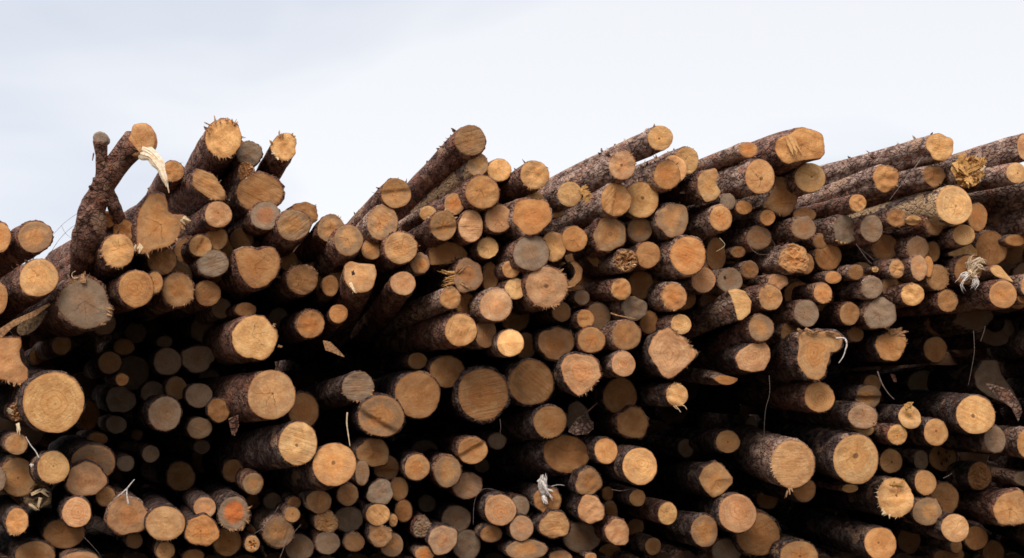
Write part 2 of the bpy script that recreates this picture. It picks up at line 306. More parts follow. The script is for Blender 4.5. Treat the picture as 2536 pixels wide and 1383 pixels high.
# x, y, radii, depth step, look, run of the log per metre, turn, name, outline, label
rows = (
(-2.9, 589.4, 30.4, 37.6, 3.0, 'o', -40, 24.0, 0, '', None, 'medium-sized orange-tan log end, nearest one above and left of the cleft pink log'),
(86.8, 586.5, 41.9, 39.0, 3.0, 'm', -50.0, 30.0, 0, '', None, 'large grey-stained log end, nearest one above the cleft pink log'),
(94.0, 687.7, 51.5, 47.7, 1.0, 'pcs75', -60.0, 40.0, 0, 'cleft', None, 'pale pinkish round log face cleft by a slanting crack at the left edge'),
(428.0, 424.6, 28.3, 26.6, 6.0, 'of', -20.0, 30.0, 0, '', None, 'medium-sized frayed orange-tan log end, nearest one above the mitten-shaped log'),
(390.3, 557.2, 59.9, 67.4, 2.0, 'of', -75.0, 35.0, 0, 'mitten', [(355.7, 499.8), (373.0, 476.6), (404.9, 479.5), (413.5, 499.8), (415.0, 525.8), (433.8, 531.6), (456.9, 531.6), (474.3, 546.0), (465.6, 557.6), (448.2, 557.6), (445.3, 577.9), (433.8, 601.0), (410.6, 615.5), (384.6, 618.3), (367.3, 627.0), (352.8, 632.8), (335.5, 621.2), (341.2, 606.8), (338.3, 583.6), (338.3, 554.7), (344.1, 525.8)], 'large furry-cut forked log face shaped like a mitten with a pale torn thumb'),
(267.5, 543.2, 19.7, 20.8, 3.0, 'of', -40.0, 45.0, 0, '', None, None),
(306.5, 572.1, 27.5, 28.9, 3.0, 'ofb', -72.0, 50.0, 0, '', None, 'medium-sized frayed orange-tan log end, nearest one above the star-cracked cream log'),
(292.1, 621.2, 39.9, 41.9, 1.0, 'pcf', -60.0, 45.0, 0, 'starcream', None, 'cream log face with star cracks on a thick dark log below the fork'),
(400.5, 645.8, 37.6, 34.7, 4.0, 'cSb', -40, 20.3, 0, '', None, 'large saw-scored dull brown log end, nearest one below the mitten-shaped log'),
(496.9, 609.7, 26.6, 27.5, 4.0, 's60', -40, 22.7, 0, '', None, 'medium-sized step-cut tan log end, nearest one below and right of the mitten-shaped log'),
(553.3, 342.2, 46.3, 49.2, 2.0, 'pf', -35.0, 55.0, 0, 'shaggy', None, 'big pale log high on the left crest with a shaggy fringed top rim'),
(616.9, 381.2, 31.8, 31.8, 5.0, 'gf', -40, 37.9, 0, '', None, 'medium-sized frayed grey log end, nearest one below and right of the fringed crest log'),
(609.7, 426.0, 20.2, 26.0, 4.0, 'fT2', -40, 34.9, 0, '', None, 'small torn tan log end, nearest one below and left of the short leaning stub log'),
(703.6, 363.9, 31.8, 34.7, 3.0, 'pwf', -45.0, 75.0, 0, 'stub', None, 'short leaning log with rough pale end standing against the sky'),
(515.7, 459.3, 49.2, 26.6, 3.0, 'Sfw', -40.0, 30.0, -38.0, '', None, 'large saw-scored tan oval log end, nearest one below the fringed crest log'),
(642.9, 476.6, 56.4, 47.7, 4.0, 'boS', -40, 31.6, 0, '', None, 'very large orange-tan log end, second one below and left of the short leaning stub log'),
(540.3, 531.6, 33.3, 33.3, 3.0, 'kh', -60.0, 40.0, 0, '', None, 'medium-sized pinkish log end, second one right of the mitten-shaped log'),
(657.4, 534.5, 37.6, 36.1, 3.0, 'gO2', -40, 27.7, 0, '', None, 'large grey log end, nearest one above the heart-shaped log'),
(752.8, 528.7, 34.7, 28.9, 5.0, 'wfb', -40, 28.1, 0, '', None, 'medium-sized frayed dull brown log end, nearest one below the short leaning stub log'),
(726.8, 557.6, 40.5, 39.0, 2.0, 'Sm', -50.0, 60.0, 0, '', None, 'large saw-scored grey-stained log end, nearest one above and right of the heart-shaped log'),
(819.3, 566.3, 33.3, 34.7, 4.0, 'fm', -50.0, 60.0, 0, '', None, 'medium-sized frayed grey-stained log end, nearest one above and left of the knot-hole log'),
(862.7, 595.2, 36.1, 39.0, 1.0, 'm', -50.0, 60.0, 0, '', None, 'large grey-stained log end, nearest one above the knot-hole log'),
(535.9, 592.3, 27.5, 28.9, 5.0, 'f', -40, 23.8, 0, '', None, 'medium-sized frayed tan log end, nearest one right of the mitten-shaped log'),
(598.1, 592.3, 28.9, 27.5, 7.0, 'b', -40, 23.8, 0, '', None, 'medium-sized shaded dull brown log end, nearest one above and left of the heart-shaped log'),
(527.2, 653.0, 40.5, 33.3, 4.0, 'Sg', -40, 19.8, 0, '', None, 'large saw-scored grey log end, nearest one left of the heart-shaped log'),
(638.3, 658.5, 56.6, 50.2, 2.0, 'ob', -40, 19.4, 0, 'heart', [(579.9, 625.5), (585.1, 619.8), (602.4, 612.5), (625.6, 614.0), (640.0, 622.1), (654.5, 613.4), (677.6, 612.5), (692.1, 634.2), (695.0, 654.5), (684.8, 684.8), (660.3, 707.1), (640.0, 714.6), (619.8, 712.3), (603.0, 694.9), (589.4, 670.4)], 'large brown heart-shaped log face notched at the top'),
(715.2, 647.3, 23.1, 24.6, 7.0, 'b', -40, 20.2, 0, '', None, 'small shaded dull brown log end, nearest one right of the heart-shaped log'),
(748.5, 693.5, 39.0, 36.1, 4.0, 'bf', -40, 17.1, 0, '', None, 'large frayed dull brown log end, second one right of the heart-shaped log'),
(980.7, 479.5, 37.0, 37.0, 2.0, 's5', -60.0, 60.0, 0, '', None, 'large step-cut tan log end, second one left of the dark-topped scored log'),
(1164.4, 348.0, 39.6, 37.6, 1.0, 'Sb', -82.0, 80.0, 0, 'steep', None, 'steeply leaning grainy brown log forming the centre peak of the crest'),
(1183.2, 407.2, 26.0, 30.4, 2.0, 'pmq', -92.0, 75.0, 0, '', None, 'medium-sized pale log end, nearest one below the centre peak log'),
(1236.7, 421.7, 30.4, 28.9, 4.0, 'p', -65.8, 35.2, 0, '', None, 'medium-sized pale log end, nearest one above and right of the dark-topped scored log'),
(1194.7, 476.6, 41.9, 41.9, 1.0, 'Sco', -63.0, 31.6, 0, 'darktop', None, 'orange-brown saw-scored log face with a dark top'),
(1125.3, 505.6, 26.0, 27.5, 3.0, 'O2', -58.4, 29.6, 0, '', None, 'medium-sized tan log end, nearest one below and left of the dark-topped scored log'),
(947.5, 551.8, 39.0, 44.8, 2.0, 'Sm', -55.0, 55.0, 0, '', None, 'large saw-scored grey-stained log end, third one above and right of the knot-hole log'),
(1097.9, 559.1, 33.3, 36.1, 2.0, 's10', -70.0, 45.0, 0, '', None, 'large step-cut tan log end, second one below and left of the dark-topped scored log'),
(1060.3, 528.7, 21.7, 18.8, 5.0, 'p', -54.0, 28.1, 0, '', None, None),
(1165.8, 560.5, 30.4, 40.5, 2.0, 'Sk', -61.1, 26.0, 0, '', None, 'large saw-scored pinkish oval log end, nearest one below the dark-topped scored log'),
(1235.2, 541.7, 34.1, 35.3, 2.0, 'kc', -65.7, 27.2, 0, '', None, 'large cracked pinkish log end, nearest one below and right of the dark-topped scored log'),
(992.3, 614.0, 41.4, 39.9, 1.0, 'S', -49.5, 22.4, 0, '', None, 'large saw-scored tan log end, second one above and right of the knot-hole log'),
(920.0, 616.9, 25.4, 27.5, 3.0, 's30', -44.7, 22.2, 0, '', None, 'medium-sized step-cut tan log end, nearest one above and right of the knot-hole log'),
(1040.0, 653.0, 24.0, 25.4, 2.0, 'om', -52.7, 19.8, 0, '', None, 'medium-sized orange-tan log end, nearest one left of the gnarled torn log'),
(1106.1, 627.6, 48.2, 29.8, 5.0, 'b', -57.1, 21.5, 0, '', [(1060.3, 621.2), (1077.6, 601.0), (1106.5, 596.7), (1138.3, 603.9), (1158.6, 627.0), (1155.7, 641.5), (1118.1, 653.0), (1089.2, 655.9), (1066.0, 657.4)], 'large dull brown oval log end, nearest one above and left of the gnarled torn log'),
(1207.8, 614.0, 26.6, 27.5, 3.0, 'pcf', -63.9, 22.4, 0, '', None, 'medium-sized cracked pale log end, nearest one above and right of the gnarled torn log'),
(1158.6, 683.4, 37.6, 40.5, 3.0, 'wkmb', -60.6, 17.8, 0, 'gnarled', None, 'gnarled brown log end with a torn orange flap on its left'),
(891.3, 685.3, 40.5, 40.5, 1.0, 'kpH1', -25.0, 60.0, 0, 'knothole', [(852.1, 657.4), (866.5, 645.8), (886.8, 651.6), (927.2, 654.5), (933.0, 677.6), (924.3, 712.3), (909.9, 723.9), (878.1, 726.8), (862.2, 709.4), (852.1, 692.1)], 'squarish pinkish log face with a dark knot hole'),
(998.1, 702.2, 31.2, 29.8, 1.0, 'k', -40.0, 55.0, 0, '', None, 'medium-sized pinkish log end, nearest one right of the knot-hole log'),
(1213.5, 686.3, 20.2, 37.6, 5.0, 'b', -64.2, 17.6, 0, '', None, 'medium-sized dull brown oval log end, nearest one right of the gnarled torn log'),
(1265.6, 667.5, 21.7, 21.7, 2.0, 'kp', -67.7, 18.8, 0, '', None, 'small pale log end, second one above and right of the wedge-cut log'),
(1275.7, 715.2, 26.0, 27.5, 2.0, 'pc', -68.4, 15.7, 0, '', None, 'medium-sized cracked pale log end, nearest one above and right of the wedge-cut log'),
(1115.2, 738.3, 26.0, 27.5, 1.0, 'f', -85.0, 32.0, 0, '', None, 'medium-sized frayed tan log end, nearest one below and left of the gnarled torn log'),
(1154.3, 754.2, 26.0, 27.5, 5.0, 'b', -60.3, 13.1, 0, '', None, 'medium-sized dull brown log end, nearest one below the gnarled torn log'),
(1228.0, 755.7, 40.5, 41.1, 1.0, 'ks55', -65.2, 13.0, 0, 'wedgecut', None, 'round pinkish log face with a slanting wedge cut'),
(1141.2, 817.8, 40.5, 39.9, 1.0, 'S', -80.0, 10.0, 0, '', None, 'large saw-scored tan log end, nearest one below and left of the wedge-cut log'),
(1202.0, 825.1, 26.6, 37.0, 3.0, 'kS', -63.5, 8.3, 0, '', None, 'medium-sized saw-scored pinkish oval log end, nearest one left of the lidded pale log'),
(1264.1, 849.7, 33.3, 34.1, 0.0, 'ps5', -31.3, 3.7, 0, 'lidcut', None, 'pale round log face with a level step like a lid'),
(1275.2, 787.5, 36.1, 34.7, 7.0, 'b', -68.3, 10.8, 0, '', None, 'large shaded dull brown log end, nearest one below and right of the wedge-cut log'),
(1301.2, 856.9, 27.5, 31.8, 5.0, 'b', -32.0, 3.3, 0, '', None, 'medium-sized dull brown log end, nearest one right of the lidded pale log'),
(1353.3, 710.9, 51.5, 51.5, 1.0, 'khf', -73.6, 15.9, 0, 'pinkdisc', None, 'large smooth pinkish round log face with a small pith near the middle of the pile'),
(1315.7, 627.0, 44.8, 44.8, 1.0, 'gS', -90.0, 40.0, 0, '', None, 'large saw-scored grey log end, nearest one above and left of the big pinkish disc'),
(1370.6, 611.1, 31.8, 37.6, 2.0, 'p', -74.7, 22.6, 0, '', None, 'large pale log end, nearest one above and left of the curled wood hook'),
(1422.7, 592.3, 31.8, 31.8, 2.0, 'c', -78.2, 23.8, 0, '', None, 'medium-sized cracked tan log end, nearest one above the curled wood hook'),
(1509.4, 580.8, 39.0, 43.4, 2.0, 'wm', -60.0, 30.0, 0, '', None, 'large lumpy grey-stained log end, nearest one below and left of the dotted smooth disc'),
(1584.6, 569.2, 30.4, 30.4, 3.0, 'mb', -89.0, 25.4, 0, '', None, 'medium-sized dull brown log end, nearest one below the dotted smooth disc'),
(1317.1, 534.5, 46.3, 47.7, 1.0, 'wo', -71.1, 27.7, 0, '', None, 'large lumpy orange-tan log end, second one below and left of the star-checked log'),
(1324.3, 502.7, 26.6, 28.9, 3.0, 'p', -71.6, 29.8, 0, '', None, 'medium-sized pale log end, nearest one left of the star-checked log'),
(1376.4, 522.9, 19.7, 17.9, 4.0, 'p', -75.1, 28.5, 0, '', None, None),
(1411.1, 481.0, 30.4, 31.2, 1.0, 'pc', -110.0, 50.0, 0, 'star', None, 'pale log face with a star of thin cracks beside peeling red bark'),
(1324.3, 433.3, 36.1, 36.1, 1.0, 'pcf', -90.0, 60.0, 0, '', None, 'large cracked pale log end, nearest one above and left of the star-checked log'),
(1541.2, 410.1, 33.3, 36.1, 0.0, 'kfh', -125.0, 60.0, 0, '', None, 'large frayed pinkish log end, nearest one above and left of the dotted smooth disc'),
(1635.2, 342.2, 31.2, 31.2, 0.0, 'ph', -125.0, 56.0, 0, 'crestpale', None, 'pale log end with a pith dot, high on a long bare log on the crest'),
(1699.8, 398.6, 30.4, 34.7, 3.0, 'p', -120.0, 45.0, 0, '', None, 'medium-sized pale log end, nearest one above and left of the waisted pale log'),
(1652.1, 433.3, 33.3, 36.1, 1.0, 'o', -120.0, 45.0, 0, '', None, 'large orange-tan log end, nearest one above and right of the dotted smooth disc'),
(1669.4, 418.8, 32.4, 36.1, 2.0, 'pk', -120.0, 45.0, 0, '', None, 'large pale log end, nearest one below and right of the crest pith-dot log'),
(1525.3, 495.4, 39.0, 40.5, 1.0, 'Ss80', -90.0, 38.0, 0, '', None, 'large saw-scored tan log end, nearest one left of the dotted smooth disc'),
(1587.5, 495.4, 43.4, 44.8, 2.0, 'ph', -89.2, 30.3, 0, 'dotdisc', None, 'large smooth pale round log face with one small pith dot'),
(1853.0, 371.1, 23.7, 20.2, 2.0, 'o', -135.0, 50.0, 0, '', None, 'small orange-tan log end, nearest one above and left of the keyhole-cracked log'),
(1982.6, 361.9, 59.6, 44.8, 1.0, 'pwo', -130.0, 50.0, 0, 'double', [(1919.5, 363.9), (1923.9, 346.5), (1938.3, 336.4), (1955.7, 333.5), (1973.0, 317.6), (1990.4, 314.7), (2028.0, 326.3), (2039.6, 337.8), (2042.5, 381.2), (2033.8, 392.8), (2004.9, 395.7), (1975.9, 400.0), (1949.9, 407.2), (1935.5, 398.6), (1922.4, 381.2)], 'wide double-lobed orange log face with a raised strip on the right crest'),
(2006.3, 440.5, 37.6, 37.6, 3.0, 'ph', -117.1, 34.0, 0, '', None, 'large pale log end, nearest one below the double-lobed log'),
(1882.0, 437.6, 37.6, 43.4, 1.0, 'kpch', -120.0, 28.0, 0, 'keyhole', None, 'pinkish log face with a keyhole-shaped crack'),
(1755.4, 458.7, 28.0, 41.7, 2.0, 'pw', -110.0, 32.0, 0, 'waisted', [(1727.2, 441.9), (1738.8, 424.6), (1773.5, 414.5), (1780.7, 430.4), (1773.5, 453.5), (1786.5, 476.6), (1773.5, 494.0), (1747.5, 502.7), (1735.9, 488.2), (1727.2, 465.1)], 'pale wedge-cut log face with a narrow waist'),
(1802.4, 499.8, 20.2, 20.2, 3.0, 'g', -110.0, 32.0, 0, '', None, None),
(1842.9, 514.2, 20.2, 17.4, 3.0, 'o', -106.2, 29.1, 0, '', None, None),
(1785.1, 540.3, 27.5, 33.3, 1.0, 'o', -90.0, 38.0, 0, '', None, 'medium-sized orange-tan log end, nearest one below the waisted pale log'),
(1900.8, 538.8, 18.8, 20.2, 3.0, 'o', -100.0, 25.0, 0, '', None, None),
(1936.6, 490.4, 38.1, 44.5, 5.0, 'bf', -112.4, 30.6, 0, 'shaggybrown', [(1921.0, 436.2), (1947.0, 439.1), (1955.7, 459.3), (1975.9, 482.4), (1975.9, 499.8), (1961.5, 525.8), (1947.0, 537.4), (1926.8, 531.6), (1906.5, 520.0), (1889.2, 511.3), (1906.5, 482.4), (1918.1, 459.3)], 'rough shaggy brown triangular log face in shade'),
(1666.5, 544.6, 41.9, 41.9, 2.0, 'wm', -94.4, 27.0, 0, '', None, 'large lumpy grey-stained log end, nearest one below and right of the dotted smooth disc'),
(1704.1, 632.8, 43.4, 49.2, 1.0, 'o', -96.9, 21.1, 0, 'bigorange', None, 'big rounded orange log face right of centre below the crest'),
(1990.4, 564.8, 30.4, 28.9, 3.0, 'gb', -110.0, 22.0, 0, '', None, 'medium-sized grey log end, second one below and right of the shaggy brown triangle'),
(1993.3, 531.6, 27.5, 17.4, 5.0, 'b', -116.2, 27.9, 0, '', None, 'small dull brown oval log end, nearest one below and right of the shaggy brown triangle'),
(1879.1, 589.4, 30.4, 28.9, 4.0, 'gb', -108.6, 24.0, 0, '', None, 'medium-sized grey log end, second one below and left of the shaggy brown triangle'),
(1828.5, 624.1, 18.8, 14.5, 5.0, 'fb', -105.2, 21.7, 0, '', None, None),
(1773.5, 629.9, 24.6, 40.5, 6.0, 'b', -101.6, 21.3, 0, '', None, 'medium-sized dull brown oval log end, nearest one right of the big orange log'),
(1967.3, 641.5, 37.6, 37.6, 2.0, 'wT1', -110.0, 20.0, 0, '', None, 'large torn tan log end, nearest one below the shaggy brown triangle'),
(1996.2, 653.0, 20.2, 26.0, 4.0, 'b', -116.4, 19.8, 0, '', None, 'small dull brown log end, second one below the shaggy brown triangle'),
(2032.3, 598.1, 18.8, 18.8, 5.0, 'b', -118.8, 23.5, 0, '', None, None),
(2051.1, 635.7, 33.3, 33.3, 5.0, 'bc', -120.1, 21.0, 0, '', None, 'medium-sized cracked dull brown log end, third one above and left of the split grey log'),
(2328.1, 363.9, 34.7, 34.1, 1.0, 'pw', -130.0, 38.0, 0, 'rightcrest', None, 'pale rounded log end of the long grey log on the right crest'),
(2539.2, 363.9, 20.2, 33.3, 1.0, 'k', -135.0, 36.0, 0, '', None, None),
(2397.5, 427.5, 34.7, 37.6, 1.0, 'oT4', -110.0, 10.0, 0, 'shattered', None, 'shattered amber log end with jagged splinters at upper right'),
(2517.5, 428.9, 24.6, 26.9, 0.0, 'ph', -135.0, 26.0, 0, '', None, 'medium-sized pale log end, nearest one right of the shattered amber log'),
(2313.6, 436.2, 26.6, 27.5, 2.0, 'bw', -120.0, 22.0, 0, '', None, 'medium-sized lumpy dull brown log end, nearest one below the long grey crest log'),
(2193.6, 441.9, 33.3, 31.8, 1.0, 'cwf', -115.0, 42.0, 0, '', None, 'medium-sized cracked tan log end, nearest one right of the double-lobed log'),
(2362.8, 508.5, 44.0, 49.7, 0.0, 'prq', -125.0, 32.0, 0, 'ringed', None, 'large pale finely ringed log face with peeling bark at upper right'),
(2420.6, 537.4, 26.0, 36.1, 2.0, 'o', -144.7, 27.5, 0, '', None, 'medium-sized orange-tan oval log end, nearest one below and right of the large ringed log'),
(2124.2, 502.7, 21.7, 21.7, 1.0, 'of', -125.0, 30.0, 0, '', None, 'small frayed orange-tan log end, second one right of the shaggy brown triangle'),
(2093.8, 569.2, 31.8, 36.1, 3.0, 'gwf', -122.9, 25.4, 0, '', None, 'medium-sized frayed grey log end, fourth one below and right of the shaggy brown triangle'),
(2158.9, 566.3, 28.9, 33.3, 2.0, 'gr', -127.3, 25.6, 0, '', None, 'medium-sized ringed grey log end, third one right of the shaggy brown triangle'),
(2221.1, 540.3, 24.6, 23.1, 2.0, 'bf', -131.4, 27.3, 0, '', None, 'small frayed dull brown log end, third one left of the large ringed log'),
(2261.6, 546.0, 20.8, 12.1, 2.0, 'ps0', -134.1, 26.9, 0, '', None, None),
(2315.1, 554.7, 21.7, 28.9, 2.0, 'b', -137.7, 26.4, 0, '', None, 'medium-sized dull brown oval log end, nearest one below and left of the large ringed log'),
(2387.4, 582.2, 27.5, 26.0, 1.0, 'pr', -105.0, 22.0, 0, '', None, 'medium-sized ringed pale log end, nearest one below the large ringed log'),
(2455.3, 615.5, 40.5, 43.4, 5.0, 'b', -147.0, 22.3, 0, '', None, 'large dull brown log end, nearest one above and right of the white-shredded log'),
(2389.9, 623.8, 32.9, 14.2, 4.0, 'p', -142.7, 21.7, 0, '', [(2346.9, 627.0), (2406.2, 603.9), (2420.6, 621.2), (2420.6, 635.7), (2351.2, 634.3)], 'small pale oval log end, nearest one above the white-shredded log'),
(2192.2, 612.6, 33.3, 31.8, 5.0, 'br', -129.5, 22.5, 0, '', None, 'medium-sized ringed dull brown log end, fifth one above the split grey log'),
(2273.1, 615.5, 27.5, 30.4, 3.0, 'gb', -134.9, 22.3, 0, '', None, 'medium-sized grey log end, second one above and left of the white-shredded log'),
(2310.7, 624.1, 17.4, 26.0, 4.0, 'b', -137.4, 21.7, 0, '', None, 'small dull brown oval log end, nearest one above and left of the white-shredded log'),
(2276.0, 663.1, 20.2, 32.4, 2.0, 'k', -90.0, 10.0, 0, '', None, 'medium-sized pinkish oval log end, second one above and right of the split grey log'),
(2322.3, 687.7, 27.5, 31.8, 3.0, 'bf', -138.2, 17.5, 0, '', None, 'medium-sized frayed dull brown log end, nearest one left of the white-shredded log'),
(2299.2, 660.2, 13.0, 26.6, 3.0, 'o', -136.6, 19.3, 0, '', None, None),
(2221.1, 666.0, 18.8, 23.1, 2.0, 'ScT1', -115.0, 2.0, 0, '', None, None),
(2119.9, 674.7, 18.8, 18.8, 2.0, 'b', -85.0, 4.0, 0, '', None, None),
(2167.6, 667.5, 8.7, 7.2, 3.0, 'pT1', -70.0, 10.0, 0, '', None, None),
(2063.5, 687.7, 20.2, 15.9, 3.0, 'o', -80.0, 2.0, 0, '', None, None),
(2160.3, 712.3, 26.0, 27.5, 2.0, 'g', -105.0, 8.0, 0, '', None, 'medium-sized grey log end, nearest one above the split grey log'),
(2200.8, 712.3, 17.4, 23.1, 4.0, 'b', -130.1, 15.8, 0, '', None, None),
(2260.1, 729.6, 28.1, 28.3, 1.0, 'pf', -134.0, 14.7, 0, '', None, 'medium-sized frayed pale log end, nearest one above and right of the split grey log'),
(2346.9, 745.6, 25.4, 27.5, 3.0, 'bof', -139.8, 13.6, 0, '', None, 'medium-sized frayed orange-tan log end, nearest one below and left of the white-shredded log'),
(2104.0, 777.4, 24.6, 28.9, 3.0, 'b', -80.0, 2.0, 0, '', None, 'medium-sized dull brown log end, nearest one left of the split grey log'),
(2180.6, 777.4, 39.0, 37.6, 2.0, 'gcw', -85.0, 2.0, 0, 'splitacross', None, 'grey log face split by a wide crack running across'),
(2119.9, 828.0, 20.2, 18.8, 4.0, 'b', -124.7, 8.1, 0, '', None, None),
(2206.6, 856.9, 36.1, 36.1, 2.0, 'rwf', -60.0, 2.0, 0, 'shaggyring', None, 'big ringed log end with a shaggy torn bark cap'),
(2316.5, 865.6, 28.9, 31.8, 6.0, 'bo', -79.5, 4.2, 0, '', None, 'medium-sized orange-tan log end, nearest one above and left of the angular grey slab log'),
(2273.1, 852.6, 13.0, 13.0, 9.0, 'b', -134.9, 6.5, 0, '', None, None),
(2484.2, 729.6, 33.3, 34.7, 1.0, 'or', -148.9, 14.7, 0, '', None, 'medium-sized ringed orange-tan log end, nearest one above the grey crescent log'),
(2477.0, 676.4, 21.9, 16.4, 2.0, 'p', -148.5, 18.2, 0, '', [(2449.5, 663.1), (2475.6, 654.5), (2487.1, 671.8), (2513.2, 702.2), (2487.1, 692.1), (2461.1, 683.4)], None),
(2397.5, 668.9, 33.3, 36.1, 2.0, 'b', -90.0, 10.0, 0, 'whiteshred', None, 'brown log end covered with hanging white shredded fibres'),
(2412.5, 783.4, 45.6, 34.9, 8.0, 'g', -144.2, 11.1, 0, '', [(2374.3, 773.0), (2383.0, 752.8), (2411.9, 747.0), (2446.6, 755.7), (2461.1, 781.7), (2435.1, 816.4), (2417.7, 822.2), (2388.8, 810.6), (2362.8, 801.9)], 'large shaded grey oval log end, nearest one above and left of the grey crescent log'),
(2469.8, 825.1, 35.8, 28.1, 8.0, 'gN', -148.0, 8.3, 0, 'crescent', [(2429.3, 816.4), (2446.6, 813.5), (2458.2, 825.1), (2481.3, 819.3), (2490.0, 801.9), (2487.1, 790.4), (2504.5, 793.3), (2513.2, 813.5), (2507.4, 836.6), (2487.1, 854.0), (2461.1, 858.3), (2438.0, 848.2), (2426.4, 830.9)], 'grey crescent-shaped hollow log end in deep shade'),
(2328.1, 801.9, 34.7, 28.9, 9.0, 'b', -138.5, 9.9, 0, '', None, 'medium-sized shaded dull brown log end, nearest one above and right of the shaggy-capped ringed log'),
(2286.1, 949.4, 39.0, 31.8, 9.0, 'g', -78.3, 0.0, 0, '', None, 'large shaded grey log end, nearest one above the flap-topped log'),
(2466.5, 952.8, 42.8, 54.1, 6.0, 'gw', -85.2, -0.1, 0, 'greyslab', [(2414.8, 929.2), (2438.0, 891.6), (2472.7, 891.6), (2481.3, 929.2), (2504.5, 963.9), (2524.7, 1001.5), (2521.8, 1030.4), (2487.1, 998.6), (2446.6, 981.2), (2420.6, 961.0)], 'tall angular grey slab-like log face in shade at the right edge'),
(2150.2, 984.1, 30.4, 30.4, 4.0, 'ms0', -73.1, -1.7, 0, '', None, 'medium-sized step-cut grey-stained log end, nearest one above the silvery log'),
(2160.3, 952.3, 21.7, 23.1, 6.0, 'b', -73.5, -0.1, 0, '', None, 'small dull brown log end, nearest one below and left of the shaggy-capped ringed log'),
(2416.3, 1027.8, 46.8, 47.7, 0.0, 'ph', -57.6, -6.4, 0, 'rightround', None, 'large pale round log face in the lower right with dark pith'),
(2556.5, 709.4, 28.9, 31.8, 1.0, 'k', -130.0, 12.0, 0, '', None, None),
(2579.7, 479.5, 40.5, 37.6, 2.0, 'b', -150.0, 22.0, 0, '', None, None),
(2597.0, 548.9, 47.7, 43.4, 2.0, 'g', -150.0, 16.0, 0, '', None, None),
(2516.0, 595.2, 27.5, 14.5, 4.0, 'o', -151.1, 23.7, 0, '', None, None),
(2539.2, 738.3, 20.2, 14.5, 2.0, 'o', -152.6, 14.1, 0, '', None, None),
(2527.6, 816.4, 18.8, 31.8, 9.0, 'g', -151.8, 8.9, 0, '', None, None),
(2119.9, 1137.7, 57.3, 61.6, 0.0, 'ph', -61.2, -20.0, 0, 'ovalgiant', None, 'largest pale upright oval log face at lower right'),
(2137.2, 1032.2, 37.6, 30.4, 1.0, 'gkc', -75.6, -9.6, 0, 'silver', None, 'weathered silvery log end just above the largest oval log'),
(2128.5, 1065.4, 37.6, 17.9, 3.0, 'p', -72.3, -5.8, 0, '', None, 'medium-sized pale oval log end, nearest one below the silvery log'),
(2254.3, 1033.6, 28.1, 28.9, 1.0, 'phs0', -77.1, -4.2, 0, 'lidsmall', None, 'small pale log end with a torn lid-like flap on top'),
(2222.5, 1077.0, 25.2, 25.4, 1.0, 'ph', -75.9, -6.3, 0, '', None, 'medium-sized pale log end, nearest one below and left of the flap-topped log'),
(2318.0, 1071.2, 31.2, 33.3, 1.0, 'h', -79.5, -6.1, 0, '', None, 'medium-sized tan log end, nearest one above the worm-holed log'),
(2206.6, 1142.1, 28.1, 29.8, 3.0, 'h', -75.3, -9.6, 0, '', None, 'medium-sized tan log end, nearest one right of the largest oval log'),
(2281.8, 1140.6, 18.8, 24.6, 7.0, 'gh', -78.1, -9.5, 0, '', None, 'small shaded grey oval log end, nearest one left of the worm-holed log'),
(2335.3, 1133.4, 34.1, 34.1, 7.0, 'bH2', -80.2, -9.2, 0, 'wormholes', None, 'dim brown log face scattered with dark holes'),
(2291.9, 1195.6, 27.5, 30.4, 2.0, 'h', -78.5, -12.3, 0, '', None, 'medium-sized tan log end, nearest one above the two-tone log'),
(2218.2, 1233.1, 44.0, 47.7, 1.0, 'phsf', -75.7, -14.2, 0, 'nicktop', None, 'pale pith-marked log face with torn tufts along its top'),
(2339.6, 1234.6, 34.1, 39.0, 4.0, 'b', -80.4, -14.2, 0, '', None, 'large dull brown log end, nearest one above and right of the two-tone log'),
(2296.3, 1267.8, 36.1, 34.1, 2.0, 'm', -78.7, -15.9, 0, 'twotone', None, 'two-tone log end, orange above and grey below'),
(2365.7, 1308.3, 33.3, 34.7, 1.0, 'pkc', -81.4, -17.9, 0, '', None, 'medium-sized cracked pale log end, nearest one below and right of the two-tone log'),
(2417.7, 1332.9, 28.9, 28.9, 5.0, 'b', -83.4, -19.1, 0, '', None, 'medium-sized dull brown log end, nearest one below and left of the angular cracked log'),
(2180.6, 1347.4, 39.6, 39.9, 1.0, 'h', -74.3, -19.9, 0, 'bottomright', None, 'tan oval log face cut off by the bottom edge near the right'),
(2251.4, 1340.1, 27.5, 31.2, 7.0, 'b', -77.0, -19.5, 0, '', None, 'medium-sized shaded dull brown log end, nearest one right of the bottom-edge tan oval'),
(2464.0, 1088.6, 27.5, 32.4, 1.0, 'g', -85.2, -6.9, 0, '', None, 'medium-sized grey log end, nearest one below and right of the right round pale log'),
(2547.9, 1098.7, 28.9, 37.6, 1.0, 'po', -64.8, -8.0, 0, '', None, None),
(2504.6, 1260.0, 42.9, 42.9, 1.0, 'c', -68.4, -9.6, 0, 'angular', [(2459.7, 1260.6), (2469.8, 1237.5), (2487.1, 1223.0), (2521.8, 1214.3), (2536.0, 1220.1), (2545.0, 1260.6), (2539.2, 1295.3), (2510.3, 1299.7), (2478.5, 1299.7), (2464.0, 1280.9)], 'angular tan log face with a radial crack at the lower right edge'),
(2426.4, 1179.6, 28.9, 34.7, 4.0, 'bT1', -64.8, 0.0, 0, '', None, 'medium-sized torn dull brown log end, nearest one below and right of the worm-holed log'),
(2461.1, 1367.6, 27.5, 27.5, 6.0, 'b', -85.0, -20.9, 0, '', None, 'medium-sized dull brown log end, nearest one below the angular cracked log'),
(2542.1, 1185.4, 31.8, 17.9, 3.0, 'g', -88.2, -11.8, 0, '', None, None),
(2105.4, 1210.0, 20.8, 10.4, 3.0, 'p', -71.4, -13.0, 0, '', None, None),
